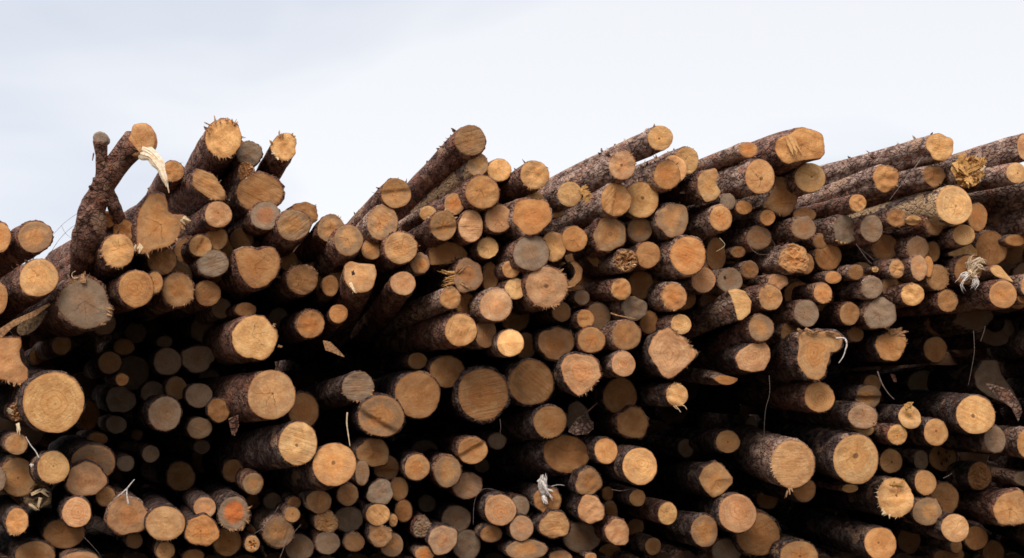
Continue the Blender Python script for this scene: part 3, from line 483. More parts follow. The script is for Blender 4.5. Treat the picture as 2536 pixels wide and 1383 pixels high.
(2028.0, 1283.8, 43.4, 60.7, 12.0, 'o', -68.4, -16.7, 0, '', None, 'very large orange-tan log end, second one below and right of the fat pinkish oval log'),
(2368.6, 1353.2, 14.5, 17.4, 5.0, 'b', -81.5, -20.2, 0, '', None, None),
(2362.8, 1373.4, 26.0, 17.4, 6.0, 'b', -81.3, -21.2, 0, '', None, None),
(2331.0, 1377.7, 17.4, 14.5, 6.0, 'b', -80.0, -21.4, 0, '', None, None),
(1963.8, 1149.3, 54.9, 59.3, 0.0, 'pk', -57.6, -16.0, 0, 'fatpale', None, 'big pinkish tan oval log face left of the largest oval log'),
(2029.4, 984.1, 36.1, 37.6, 1.0, 'r', -75.6, -4.0, 0, '', None, 'large ringed tan log end, nearest one below the boot-shaped log'),
(1867.1, 885.0, 42.5, 37.6, 1.0, 'kr', -62.2, 3.2, 0, 'eye', [(1819.8, 885.8), (1831.3, 868.5), (1860.3, 851.1), (1892.1, 843.9), (1906.5, 862.7), (1908.0, 888.7), (1892.1, 917.6), (1860.3, 922.0), (1831.3, 914.7)], 'pinkish log face with eye-shaped rings and a flattened top'),
(1884.8, 812.1, 31.8, 33.3, 1.0, 'm', -95.0, 48.0, 0, 'halfgrey', None, 'log end orange on top and grey below on a long sloping log'),
(1834.8, 750.9, 26.3, 35.2, 1.0, 'p', -120.0, 55.0, 0, 'halfmoon', [(1802.4, 719.5), (1822.7, 713.7), (1845.8, 721.0), (1861.7, 747.0), (1857.4, 775.9), (1837.1, 793.3), (1825.6, 793.3), (1819.8, 764.3), (1811.1, 735.4)], 'pale half-moon log face beside a broad shaded bark side'),
(1908.0, 736.9, 29.8, 31.8, 1.0, 'rfc', -110.5, 14.2, 0, '', None, 'medium-sized cracked tan log end, nearest one right of the half-moon log'),
(1926.8, 697.8, 24.6, 20.2, 3.0, 'kw', -111.8, 16.8, 0, '', None, 'small lumpy pinkish log end, nearest one above and right of the half-moon log'),
(1967.3, 718.1, 26.0, 28.9, 7.0, 'b', -114.5, 15.5, 0, '', None, 'medium-sized shaded dull brown log end, nearest one above and right of the half-grey log'),
(2038.1, 726.8, 23.1, 25.4, 3.0, 'of', -119.2, 14.9, 0, '', None, 'medium-sized frayed orange-tan log end, second one above the boot-shaped log'),
(1997.6, 775.9, 30.9, 33.3, 3.0, 'gc', -116.5, 11.6, 0, '', None, 'medium-sized cracked grey log end, nearest one above the boot-shaped log'),
(1955.7, 825.1, 21.7, 26.0, 4.0, 'b', -113.7, 8.3, 0, '', None, 'small dull brown log end, nearest one right of the half-grey log'),
(2023.9, 871.8, 53.8, 57.1, 0.0, 'r', -72.0, 17.6, 0, 'boot', [(1978.8, 828.0), (1996.2, 819.3), (2010.6, 825.1), (2033.8, 820.7), (2056.9, 819.3), (2080.0, 825.1), (2088.7, 842.4), (2082.9, 862.7), (2068.5, 874.2), (2056.9, 871.3), (2054.0, 891.6), (2045.3, 908.9), (2042.5, 929.2), (2025.1, 942.2), (2002.0, 937.9), (1984.6, 917.6), (1973.0, 894.5), (1978.8, 859.8)], 'tall boot-shaped log face with wavy rings and a white strand on its toe'),
(1669.4, 735.4, 30.4, 34.1, 1.0, 'of', -70.0, 2.0, 0, '', None, 'medium-sized frayed orange-tan log end, nearest one below the big orange log'),
(1741.7, 693.5, 30.4, 31.8, 3.0, 'rk', -99.4, 17.1, 0, '', None, 'medium-sized ringed pinkish log end, nearest one below and right of the big orange log'),
(1808.2, 694.9, 30.4, 31.8, 3.0, 'gH1', -103.9, 17.0, 0, '', None, 'medium-sized grey log end, nearest one above and left of the half-moon log'),
(1857.4, 668.9, 21.7, 21.7, 4.0, 'b', -107.2, 18.7, 0, '', None, 'small dull brown log end, nearest one above the half-moon log'),
(1686.8, 803.4, 25.4, 25.4, 1.0, 'pr', -95.8, 9.8, 0, '', None, 'medium-sized ringed pale log end, nearest one above the big rough-sawn log'),
(1607.8, 799.1, 23.1, 28.9, 4.0, 'b', -90.5, 10.1, 0, '', None, 'medium-sized dull brown log end, nearest one above and left of the big rough-sawn log'),
(1661.4, 874.0, 53.6, 56.2, 0.0, 'krf', -28.8, 1.6, 0, 'rough', [(1604.3, 871.3), (1617.4, 836.6), (1634.7, 819.3), (1657.8, 810.6), (1675.2, 828.0), (1695.4, 836.6), (1712.8, 859.8), (1725.8, 871.3), (1721.5, 885.8), (1698.3, 908.9), (1678.1, 926.3), (1660.7, 937.9), (1640.5, 932.1), (1628.9, 911.8), (1617.4, 894.5)], 'very large rough-sawn greyish log face with a pointed right corner'),
(1676.6, 978.3, 26.6, 28.9, 0.0, 'pf', -61.2, 1.6, 0, 'tuft', None, 'small bright log end with two pale fibres beneath'),
(1797.7, 941.5, 29.1, 11.4, 2.0, 'o', -79.2, -12.0, 0, '', [(1764.8, 935.0), (1790.9, 929.2), (1831.3, 937.9), (1819.8, 949.4), (1799.5, 955.2), (1779.3, 949.4)], None),
(1709.9, 755.7, 20.2, 26.0, 9.0, 'b', -97.3, 13.0, 0, '', None, None),
(1802.4, 1094.3, 28.9, 28.1, 5.0, 'h', -59.7, -7.2, 0, '', None, 'medium-sized tan log end, nearest one above the diamond-shaped log'),
(1699.2, 1110.2, 19.7, 23.1, 8.0, 'g', -55.7, -8.0, 0, '', None, None),
(1771.9, 1187.6, 38.3, 40.9, 3.0, 'w', -43.2, -4.0, 0, 'diamond', [(1730.1, 1185.4), (1744.6, 1156.5), (1770.6, 1143.5), (1788.0, 1150.7), (1814.0, 1182.5), (1814.0, 1197.0), (1785.1, 1225.9), (1764.8, 1233.1), (1744.6, 1214.3)], 'diamond-shaped tan log face with dark streaks'),
(1827.0, 1272.2, 44.8, 47.7, 1.0, 'krs70', -43.2, -9.6, 0, 'grooved', None, 'pinkish ringed log face with a deep slanting groove'),
(1744.6, 1315.6, 33.3, 39.0, 2.0, 'm', -50.4, -12.0, 0, '', None, 'large grey-stained log end, nearest one below and left of the grooved log'),
(1877.6, 1324.2, 52.1, 53.5, 4.0, 'b', -62.6, -18.7, 0, '', None, 'very large dull brown log end, nearest one below and right of the grooved log'),
(1991.8, 1214.3, 28.9, 28.9, 4.0, 'b', -67.0, -13.2, 0, '', None, 'medium-sized dull brown log end, nearest one below and right of the fat pinkish oval log'),
(1900.8, 1237.5, 26.0, 23.1, 8.0, 'b', -63.5, -14.4, 0, '', None, None),
(1978.8, 1380.6, 46.8, 39.9, 2.0, 'h', -66.5, -21.5, 0, '', None, 'large tan log end, nearest one left of the bottom-edge tan oval'),
(1653.5, 1272.2, 23.7, 28.1, 1.0, 'p', -57.6, -16.0, 0, '', None, 'medium-sized pale log end, nearest one below and right of the lone bright disc'),
(1617.4, 1353.2, 19.7, 21.7, 5.0, 'b', -52.6, -20.2, 0, '', None, None),
(1666.5, 1367.6, 31.8, 23.1, 8.0, 'b', -54.5, -20.9, 0, '', None, None),
(1799.5, 1364.7, 36.1, 28.9, 5.0, 'g', -59.6, -20.7, 0, '', None, 'medium-sized grey log end, nearest one below the grooved log'),
(1861.7, 1058.2, 14.5, 26.0, 9.0, 'g', -62.0, -5.4, 0, '', None, None),
(1584.6, 1155.1, 42.8, 45.7, 0.0, 'pr', -51.3, -10.3, 0, 'lone', None, 'bright round tan log face standing alone in a dark lower gap'),
(1500.8, 1117.5, 28.3, 31.2, 2.0, 'os60', -48.1, -8.4, 0, '', None, 'medium-sized step-cut orange-tan log end, nearest one above and left of the lone bright disc'),
(1361.9, 1045.2, 41.4, 39.6, 3.0, 'ob', -80.0, 6.0, 0, '', None, 'large orange-tan log end, nearest one above and left of the muddy cleft log'),
(1402.4, 1124.7, 57.8, 46.3, 4.0, 'bc', -90.0, 15.0, -8.0, 'mudded', None, 'wide muddy brown log end with a curved dark cleft'),
(1535.5, 981.2, 41.9, 44.8, 5.0, 'bo', -49.4, -1.6, 0, '', None, 'large orange-tan log end, nearest one below and right of the shield-shaped log'),
(1567.3, 1048.1, 37.6, 39.9, 4.0, 'bw', -50.7, -4.9, 0, '', None, 'large lumpy dull brown log end, nearest one above the lone bright disc'),
(1457.4, 1194.1, 31.8, 33.3, 2.0, 'wb', -35.1, -12.0, 0, '', None, 'medium-sized lumpy dull brown log end, nearest one below and right of the muddy cleft log'),
(1463.2, 1262.1, 33.3, 34.7, 2.0, 'kw', -35.3, -15.1, 0, '', None, 'medium-sized lumpy pinkish log end, nearest one right of the white-tufted log'),
(1505.1, 1223.0, 14.5, 17.4, 5.0, 'b', -48.3, -13.7, 0, '', None, None),
(1509.4, 1267.8, 20.2, 27.5, 5.0, 'b', -48.4, -15.9, 0, '', None, 'small dull brown log end, second one below and left of the lone bright disc'),
(1578.8, 1234.0, 19.7, 20.8, 3.0, 'h', -51.1, -14.2, 0, '', None, None),
(1239.0, 1263.5, 39.0, 38.2, 2.0, 'rk', -30.8, -15.2, 0, 'eyeringed', None, 'round greyish log face with curved rings and dark star pith'),
(1286.8, 1254.8, 24.6, 26.0, 4.0, 'g', -31.7, -14.8, 0, '', None, 'medium-sized grey log end, nearest one right of the star-pith ringed log'),
(1291.1, 1308.3, 28.9, 31.2, 2.0, 'gk', -31.8, -17.2, 0, '', None, 'medium-sized grey log end, nearest one below and right of the star-pith ringed log'),
(1373.5, 1301.1, 36.1, 34.1, 2.0, 'Sw', -33.5, -16.9, 0, '', None, 'large saw-scored tan log end, nearest one below the white-tufted log'),
(1356.2, 1240.4, 34.7, 33.3, 3.0, 'bw', -33.1, -14.1, 0, 'whitetuft', None, 'brown log end topped by a white torn tuft of fibres'),
(1440.0, 1331.5, 46.3, 37.6, 5.0, 'g', -34.8, -18.2, 0, '', None, 'large grey log end, nearest one below and right of the white-tufted log'),
(1529.7, 1318.5, 30.4, 31.8, 2.0, 'wk', -49.2, -18.4, 0, '', None, 'medium-sized lumpy pinkish log end, third one below the lone bright disc'),
(1574.5, 1306.9, 20.2, 21.7, 7.0, 'b', -50.9, -17.8, 0, '', None, None),
(1304.1, 1361.8, 51.5, 24.6, 2.0, 'm', -32.1, -19.6, 0, '', None, 'large grey-stained oval log end, second one below and right of the star-pith ringed log'),
(1216.4, 1322.8, 27.5, 20.8, 3.0, 'b', -30.3, -17.9, 0, '', None, 'small dull brown oval log end, nearest one below the star-pith ringed log'),
(1388.0, 1379.2, 28.9, 14.5, 3.0, 'k', -33.8, -20.4, 0, '', None, None),
(1463.2, 1379.2, 14.5, 10.1, 3.0, 'k', -35.3, -20.4, 0, '', None, None),
(1509.4, 1370.5, 28.9, 23.1, 7.0, 'b', -48.4, -21.0, 0, '', None, 'medium-sized shaded dull brown log end, fourth one below and right of the white-tufted log'),
(1230.9, 1092.9, 21.7, 20.2, 6.0, 'gf', -30.6, -7.4, 0, '', None, None),
(1431.3, 1037.9, 30.4, 40.5, 6.0, 'gw', -34.6, -4.9, 0, '', None, 'large lumpy grey oval log end, nearest one above the muddy cleft log'),
(1544.1, 901.7, 29.8, 31.2, 1.0, 'kr', -49.8, 2.4, 0, '', None, 'medium-sized ringed pinkish log end, nearest one right of the shield-shaped log'),
(1551.4, 830.9, 36.1, 37.0, 2.0, 'ob', -86.8, 7.9, 0, '', None, 'large orange-tan log end, nearest one left of the big rough-sawn log'),
(1464.6, 842.4, 34.7, 31.8, 2.0, 'o', -35.3, 4.0, 0, '', None, 'medium-sized orange-tan log end, nearest one above the shield-shaped log'),
(1377.8, 851.1, 42.8, 41.9, 3.0, 'bw', -33.6, 3.6, 0, '', None, 'large lumpy dull brown log end, nearest one above and left of the shield-shaped log'),
(1437.4, 923.4, 47.7, 49.7, 1.0, 'krf', -34.7, 0.3, 0, 'pointed', [(1388.0, 906.0), (1399.5, 882.9), (1425.6, 875.7), (1466.0, 882.9), (1480.5, 894.5), (1489.2, 932.1), (1466.0, 958.1), (1442.9, 978.3), (1431.3, 981.2), (1414.0, 966.8), (1396.6, 940.8)], 'large log face pointed at the bottom like a shield'),
(1315.7, 948.0, 54.9, 56.4, 3.0, 'bS', -32.3, -0.8, 0, '', None, 'very large dull brown log end, nearest one below and right of the lidded pale log'),
(1196.2, 976.9, 63.0, 63.6, 3.0, 'bS', -29.9, -2.1, 0, 'browngiant', None, 'giant dim brown disc, middle of three big brown discs in a row'),
(1034.2, 978.3, 55.8, 57.3, 3.0, 'bh', -26.7, -2.2, 0, '', None, 'very large dull brown log end, nearest one above and right of the stained amber log'),
(944.6, 1030.7, 57.3, 50.6, 2.0, 'oms-30', -24.9, -4.6, 0, 'burnt', None, 'large amber and dark brown stained log face with a grey rim'),
(886.8, 958.1, 39.0, 37.6, 2.0, 'gSf', -70.0, 20.0, 0, 'greyfrayed', None, 'grey streaked log face with frayed lower edge beside the dark hollow'),
(1106.5, 920.5, 43.4, 39.0, 4.0, 'bs20', -28.1, 0.4, 0, '', None, 'large step-cut dull brown log end, nearest one above and left of the giant brown disc'),
(1034.2, 894.5, 24.6, 20.2, 6.0, 'b', -26.7, 1.6, 0, '', None, 'small dull brown log end, nearest one above and right of the grey frayed log'),
(1538.3, 716.6, 26.0, 26.6, 2.0, 'of', -90.0, 8.0, 0, '', None, 'medium-sized frayed orange-tan log end, nearest one right of the curled wood hook'),
(1441.5, 736.9, 18.8, 18.8, 5.0, 'gr', -79.4, 14.2, 0, '', None, None),
(1571.6, 764.3, 31.2, 30.4, 3.0, 'gw', -88.1, 12.4, 0, '', None, 'medium-sized lumpy grey log end, second one above and left of the big rough-sawn log'),
(1587.5, 706.5, 31.8, 34.7, 6.0, 'b', -89.2, 16.2, 0, '', None, 'medium-sized dull brown log end, nearest one below and left of the big orange log'),
(1450.1, 790.4, 21.7, 23.1, 3.0, 'h', -60.0, 20.0, 0, '', None, 'small tan log end, second one below and right of the big pinkish disc'),
(1480.5, 784.6, 31.8, 34.7, 5.0, 'gb', -82.0, 11.0, 0, '', None, 'medium-sized grey log end, nearest one below and right of the curled wood hook'),
(1390.9, 773.0, 23.1, 24.6, 5.0, 'b', -76.1, 11.8, 0, '', None, 'small dull brown log end, nearest one below and right of the big pinkish disc'),
(1549.9, 645.8, 28.9, 27.5, 2.0, 'bH2T2', -86.7, 20.3, 0, '', None, 'medium-sized torn dull brown log end, second one right of the curled wood hook'),
(1604.9, 631.4, 30.4, 33.3, 2.0, 'b', -90.3, 21.2, 0, '', None, 'medium-sized dull brown log end, nearest one left of the big orange log'),
(1419.8, 680.5, 15.7, 25.7, 3.0, 'bN', -78.0, 18.0, 0, 'curl', [(1411.1, 648.7), (1428.5, 648.7), (1442.9, 666.0), (1440.0, 692.1), (1422.7, 709.4), (1405.3, 715.2), (1402.4, 703.6), (1419.8, 689.2), (1425.6, 674.7), (1422.7, 663.1)], 'thin curled hook of wood right of the big pinkish disc'),
(630.5, 837.1, 55.3, 55.3, 0.0, 'p', -40, 7.5, 0, 'flower', [(573.5, 825.1), (585.1, 804.8), (608.2, 786.0), (631.3, 780.3), (654.5, 784.6), (668.9, 801.9), (686.3, 822.2), (686.3, 842.4), (677.6, 868.5), (660.3, 888.7), (642.9, 893.0), (622.7, 885.8), (608.2, 887.3), (588.0, 874.2), (576.4, 854.0)], 'bright cream log face with flower-like lobes and a pink core in dark bark'),
(671.8, 978.3, 60.2, 61.3, 0.0, 'kpch', -60.0, 8.0, 0, 'pinkgiant', None, 'very large pinkish log face with two cracks and a purple rim'),
(737.8, 1098.7, 48.6, 53.5, 0.0, 'phS', -70.0, 12.0, 0, 'dotright', None, 'pale upright oval log face with a clear pith dot, between the pinkish and amber giants'),
(828.0, 1150.7, 53.5, 52.6, 0.0, 'poh', -55.0, 22.0, 0, 'ambergiant', None, 'large glowing amber round log face beneath a pale upright splinter'),
(768.7, 803.4, 34.1, 34.7, 4.0, 'of', -40, 9.8, 0, '', None, 'large frayed orange-tan log end, nearest one right of the lobed cream log'),
(838.1, 777.4, 23.1, 23.7, 4.0, 'o', -25.0, 30.0, 0, '', None, 'small orange-tan log end, nearest one below and left of the knot-hole log'),
(817.9, 708.0, 21.7, 26.0, 5.0, 'b', -25.0, 30.0, 0, '', None, 'small dull brown log end, nearest one left of the knot-hole log'),
(514.2, 726.8, 31.8, 31.8, 5.0, 'b', -40, 14.9, 0, '', None, 'medium-sized dull brown log end, second one below and left of the heart-shaped log'),
(440.5, 718.1, 39.0, 43.4, 4.0, 'bof', -40, 15.5, 0, '', None, 'large frayed orange-tan log end, third one left of the heart-shaped log'),
(336.9, 715.2, 44.8, 46.3, 1.0, 'or', -40, 15.7, 0, '', None, 'large ringed orange-tan log end, nearest one below and right of the star-cracked cream log'),
(381.7, 700.7, 21.7, 27.5, 3.0, 'h', -40, 16.6, 0, '', None, 'medium-sized tan oval log end, second one below and right of the star-cracked cream log'),
(210.0, 752.1, 66.3, 62.3, 2.0, 'mgf', -40, 13.2, 0, 'moulded', [(138.8, 749.9), (147.5, 721.0), (179.3, 694.9), (208.2, 683.4), (237.1, 694.9), (260.3, 718.1), (263.2, 738.3), (280.5, 767.2), (277.6, 790.4), (254.5, 801.9), (231.3, 813.5), (208.2, 816.4), (179.3, 801.9), (150.4, 775.9)], 'large hairy log face with grey mould and ragged right edge'),
(257.4, 801.9, 28.9, 27.5, 8.0, 'g', -40, 9.9, 0, '', None, None),
(-5.8, 739.8, 26.0, 39.0, 3.0, 'o', -40, 14.0, 0, '', None, None),
(13.4, 892.2, 52.6, 57.7, 2.0, 'okf', -16.0, 1.7, 0, 'leftedge', [(-34.7, 839.5), (0.0, 836.6), (34.7, 836.6), (46.3, 836.6), (53.5, 848.2), (46.3, 871.3), (52.1, 897.4), (69.4, 914.7), (69.4, 940.8), (52.1, 950.9), (23.1, 946.5), (0.0, 937.9), (-34.7, 929.2)], 'ragged orange and grey log face cut by the left picture edge'),
(132.2, 996.9, 78.7, 75.2, 0.0, 'pr', -30.0, -5.0, 0, 'giant', None, 'giant bright round honey log face, the biggest at far left'),
(151.8, 855.4, 24.0, 24.0, 8.0, 'b', -16.0, 3.4, 0, '', None, None),
(91.1, 882.9, 18.8, 20.2, 13.0, 'o', -16.0, 2.1, 0, '', None, None),
(306.5, 859.8, 25.4, 20.2, 9.0, 'b', -16.0, 3.2, 0, '', None, None),
(271.8, 898.8, 28.9, 27.5, 7.0, 'b', -16.0, 1.4, 0, '', None, 'medium-sized shaded dull brown log end, nearest one above and right of the giant honey log'),
(326.8, 923.4, 40.5, 43.4, 9.0, 'g', -16.0, 0.3, 0, '', None, 'large shaded grey log end, second one above and left of the grey ringed disc'),
(302.2, 940.8, 15.9, 15.0, 6.0, 'o', -16.0, -0.5, 0, '', None, None),
(415.0, 895.9, 35.3, 34.1, 7.0, 'g', -16.0, 1.5, 0, '', None, 'large shaded grey log end, nearest one above the grey ringed disc'),
(407.8, 846.8, 20.2, 15.0, 9.0, 'g', -16.0, 3.8, 0, '', None, None),
(335.5, 825.1, 26.0, 24.6, 11.0, 'g', -40, 8.3, 0, '', None, None),
(373.0, 773.0, 18.8, 18.8, 12.0, 'g', -40, 11.8, 0, '', None, None),
(502.7, 816.4, 30.9, 32.4, 10.0, 'g', -40, 8.9, 0, '', None, 'medium-sized shaded grey log end, nearest one left of the lobed cream log'),
(489.6, 888.7, 40.5, 31.8, 7.0, 'gw', -16.0, 1.9, 0, '', None, 'large lumpy shaded grey log end, nearest one above and left of the pinkish cracked giant'),
(436.7, 962.4, 26.0, 28.9, 7.0, 'b', -16.0, -1.5, 0, '', None, 'medium-sized shaded dull brown log end, nearest one above and right of the grey ringed disc'),
(378.8, 972.6, 30.4, 27.5, 8.0, 'g', -16.0, -1.9, 0, '', None, None),
(492.5, 979.8, 32.4, 30.4, 6.0, 'g', -16.0, -2.3, 0, '', None, 'medium-sized grey log end, second one above and right of the grey ringed disc'),
(518.6, 946.5, 27.5, 31.8, 10.0, 'g', -16.4, -0.8, 0, '', None, None),
(408.3, 1024.9, 41.1, 42.8, 5.0, 'gr', -16.0, -4.3, 0, 'greyring', None, 'round grey log face with a pale inner ring in the dark hollow'),
(297.9, 989.9, 37.6, 33.3, 8.0, 'gw', -16.0, -2.7, 0, '', None, 'large lumpy shaded grey log end, nearest one left of the grey ringed disc'),
(541.7, 1016.3, 27.5, 29.5, 5.0, 'bf', -16.8, -3.9, 0, '', None, 'medium-sized frayed dull brown log end, nearest one right of the grey ringed disc'),
(494.0, 1061.1, 30.4, 26.0, 6.0, 'gb', -16.0, -6.0, 0, '', None, 'medium-sized grey log end, nearest one below and right of the grey ringed disc'),
(287.7, 1052.4, 26.6, 21.7, 8.0, 'g', -16.0, -5.6, 0, '', None, None),
(339.8, 1077.0, 14.5, 14.5, 10.0, 'b', -16.0, -6.7, 0, '', None, None),
(241.5, 1087.1, 24.6, 15.9, 8.0, 'b', -16.0, -7.1, 0, '', None, None),
(373.0, 1124.7, 21.7, 20.8, 7.0, 'gr', -16.0, -8.9, 0, '', None, 'small ringed shaded grey log end, nearest one below the grey ringed disc'),
(310.9, 1148.4, 20.8, 19.7, 7.0, 'g', -16.0, -9.9, 0, '', None, None),
(231.3, 1144.9, 54.9, 43.4, 3.0, 'mb', -16.0, -9.8, 0, '', None, 'very large dull brown log end, second one right of the white-twigged log'),
(212.6, 1188.3, 44.8, 43.4, 2.0, 'kw', -16.0, -11.7, 0, '', None, 'large lumpy pinkish log end, nearest one right of the white-twigged log'),
(131.6, 1158.0, 40.5, 39.9, 1.0, 'ph', -50.0, 2.0, 0, 'nub', None, 'bright tan log face with a white broken twig on its left'),
(43.4, 1182.5, 44.8, 47.7, 3.0, 'h', -16.0, -11.5, 0, '', None, 'large tan log end, nearest one above and left of the rotten hollow log'),
(-2.9, 1188.3, 15.9, 28.9, 1.0, 'g', -16.0, -11.7, 0, '', None, None),
(40.5, 1100.1, 28.1, 26.0, 2.0, 'h', -16.0, -7.7, 0, '', None, 'medium-sized tan log end, nearest one below the torn stub'),
(94.0, 1228.8, 36.1, 30.4, 3.0, 'gH3w', -16.0, -13.6, 0, 'rotten', None, 'hollow rotten log end with crumbling brown core'),
(41.9, 1292.4, 28.9, 33.3, 1.0, 'of', -16.0, -16.5, 0, '', None, 'medium-sized frayed orange-tan log end, nearest one below and left of the rotten hollow log'),
(189.4, 1269.3, 36.7, 36.7, 1.0, 'kr', -16.0, -15.4, 0, '', None, 'large ringed pinkish log end, nearest one below and right of the rotten hollow log'),
(159.1, 1321.3, 52.1, 36.1, 4.0, 'b', -16.0, -17.8, 0, '', None, 'large dull brown oval log end, nearest one below the white-twigged log'),
(261.7, 1230.3, 24.0, 25.4, 3.0, 'h', -16.0, -13.6, 0, '', None, 'medium-sized tan log end, nearest one above and left of the antlered log'),
(315.2, 1278.0, 47.7, 47.7, 2.0, 'kwb', -16.0, -15.8, 0, 'antler', None, 'brownish pink log face with pale antler-like branch stub on top'),
(409.2, 1296.8, 47.7, 42.8, 1.0, 'kp', -16.0, -16.7, 0, 'creamoval', None, 'wide cream oval log face near the bottom left'),
(332.6, 1338.7, 20.2, 20.2, 4.0, 'b', -16.0, -18.6, 0, '', None, None),
(409.2, 1364.7, 23.1, 21.7, 2.0, 'h', -16.0, -19.8, 0, '', None, 'small tan log end, nearest one below the wide cream oval'),
(86.8, 1377.7, 49.7, 37.0, 3.0, 'b', -16.0, -20.4, 0, '', None, 'large dull brown oval log end, nearest one below the rotten hollow log'),
(199.5, 1386.4, 44.8, 19.7, 2.0, 'kf', -16.0, -20.7, 0, '', None, None),
(447.7, 1181.1, 36.1, 35.3, 8.0, 'bh', -16.0, -11.4, 0, '', None, 'large shaded dull brown log end, nearest one above the wide cream oval'),
(507.0, 1136.3, 31.8, 36.1, 12.0, 'b', -16.1, -9.4, 0, '', None, 'medium-sized shaded dull brown log end, nearest one above and left of the vivid orange-cored log'),
(499.8, 1107.3, 20.8, 16.8, 8.0, 'g', -16.0, -8.1, 0, '', None, None),
(580.7, 1166.6, 28.9, 28.1, 7.0, 'bh', -17.6, -10.8, 0, '', None, 'medium-sized shaded dull brown log end, nearest one above the vivid orange-cored log'),
(627.0, 1198.4, 24.6, 26.6, 3.0, 'm', -18.5, -12.2, 0, '', None, 'medium-sized grey-stained log end, nearest one below and left of the pith-dotted pale log'),
(507.0, 1257.7, 28.1, 26.0, 2.0, 'k', -16.1, -14.9, 0, '', None, 'medium-sized pinkish log end, nearest one left of the vivid orange-cored log'),
(499.8, 1315.6, 41.9, 39.0, 1.0, 'ow', -16.0, -17.5, 0, '', None, 'large lumpy orange-tan log end, nearest one below and left of the vivid orange-cored log'),
(579.3, 1272.2, 37.6, 41.9, 2.0, 'gO4f', -17.6, -15.6, 0, 'orangeheart', None, 'shaggy grey-rimmed log with a vivid orange core'),
(561.9, 1341.6, 34.7, 36.1, 4.0, 'h', -17.2, -18.7, 0, '', None, 'large tan log end, nearest one left of the holed yellow log'),
(627.0, 1243.3, 17.4, 17.4, 8.0, 'b', -18.5, -14.2, 0, '', None, None),
(621.2, 1315.6, 12.1, 11.6, 6.0, 'b', -18.4, -17.5, 0, '', None, None),
(624.1, 1347.4, 18.8, 20.8, 2.0, 'H2', -18.5, -19.0, 0, 'holes', None, 'small yellow log end pierced with dark holes near the bottom'),
(478.1, 1377.7, 25.4, 15.9, 3.0, 'o', -16.0, -20.4, 0, '', None, None),
(674.7, 1241.8, 22.6, 20.8, 7.0, 'g', -19.5, -14.2, 0, '', None, 'small shaded grey log end, nearest one right of the vivid orange-cored log'),
(728.2, 1246.2, 16.8, 15.9, 5.0, 'b', -20.6, -14.4, 0, '', None, None),
(723.9, 1275.1, 18.8, 18.8, 3.0, 'h', -20.5, -15.7, 0, '', None, None),
(689.2, 1318.5, 37.6, 37.6, 3.0, 'Smb', -19.8, -17.7, 0, '', None, 'large saw-scored dull brown log end, nearest one above and right of the holed yellow log'),
(751.4, 1292.4, 14.5, 20.2, 7.0, 'b', -21.0, -16.5, 0, '', None, None),
(741.2, 1356.0, 36.1, 31.8, 4.0, 'g', -20.8, -19.4, 0, '', None, 'medium-sized grey log end, nearest one right of the holed yellow log'),
(789.0, 1243.3, 31.8, 28.9, 3.0, 'bs80', -21.8, -14.2, 0, '', None, 'medium-sized step-cut dull brown log end, nearest one below and left of the amber disc'),
(807.8, 1292.4, 28.9, 27.5, 3.0, 'fwT1', -22.2, -16.5, 0, '', None, 'medium-sized torn tan log end, second one below the amber disc'),
(862.7, 1286.6, 36.1, 30.4, 4.0, 'g', -23.3, -16.2, 0, '', None, 'medium-sized grey log end, nearest one below the amber disc'),
(810.6, 1344.5, 30.4, 28.3, 3.0, 'g', -22.2, -18.8, 0, '', None, 'medium-sized grey log end, second one right of the holed yellow log'),
(877.2, 1343.0, 25.4, 23.7, 3.0, 'b', -23.5, -18.8, 0, '', None, 'medium-sized dull brown log end, fourth one below the amber disc'),
(861.2, 1225.9, 26.0, 27.5, 3.0, 'b', -23.2, -13.5, 0, '', None, 'medium-sized dull brown log end, nearest one below and right of the amber disc'),
(924.3, 1121.8, 39.0, 36.1, 3.0, 'bw', -24.5, -8.7, 0, '', None, 'large lumpy dull brown log end, nearest one below the stained amber log'),
(957.6, 1159.4, 30.4, 30.4, 4.0, 'bs0', -25.2, -10.4, 0, '', None, 'medium-sized step-cut dull brown log end, second one below the stained amber log'),
(896.9, 1171.0, 17.4, 31.8, 3.0, 'gb', -23.9, -11.0, 0, '', None, 'small grey oval log end, nearest one right of the amber disc'),
(941.7, 1220.1, 31.8, 31.8, 3.0, 'gw', -24.8, -13.2, 0, '', None, 'medium-sized lumpy grey log end, second one below and right of the amber disc'),
(988.0, 1211.5, 23.1, 28.9, 4.0, 'b', -25.8, -12.8, 0, '', None, 'medium-sized dull brown log end, fourth one above and left of the pale grey lumpy log'),
(935.9, 1275.1, 29.5, 26.9, 2.0, 'S', -24.7, -15.7, 0, '', None, 'medium-sized saw-scored tan log end, third one below and right of the amber disc'),
(973.5, 1289.5, 11.0, 15.9, 3.0, 'h', -25.5, -16.3, 0, '', None, None),
(999.5, 1266.4, 21.7, 27.5, 4.0, 'b', -26.0, -15.3, 0, '', None, 'medium-sized dull brown log end, third one above and left of the pale grey lumpy log'),
(1057.4, 1247.6, 21.7, 20.8, 7.0, 'g', -27.1, -14.4, 0, '', None, 'small shaded grey log end, second one above and left of the pale grey lumpy log'),
(941.7, 1327.1, 30.4, 26.0, 2.0, 'bfw', -24.8, -18.1, 0, '', None, 'medium-sized frayed dull brown log end, third one left of the pale grey lumpy log'),
(970.6, 1350.3, 27.5, 28.9, 3.0, 'm', -25.4, -19.1, 0, '', None, 'medium-sized grey-stained log end, nearest one left of the pale grey lumpy log'),
(1045.8, 1306.9, 21.7, 26.0, 3.0, 'gfwT1', -26.9, -17.1, 0, '', None, 'small torn grey log end, nearest one above and left of the pale grey lumpy log'),
(1096.4, 1337.3, 35.3, 35.3, 2.0, 'gkw', -27.9, -18.5, 0, 'greyblob', None, 'pale grey uneven log face near the bottom centre'),
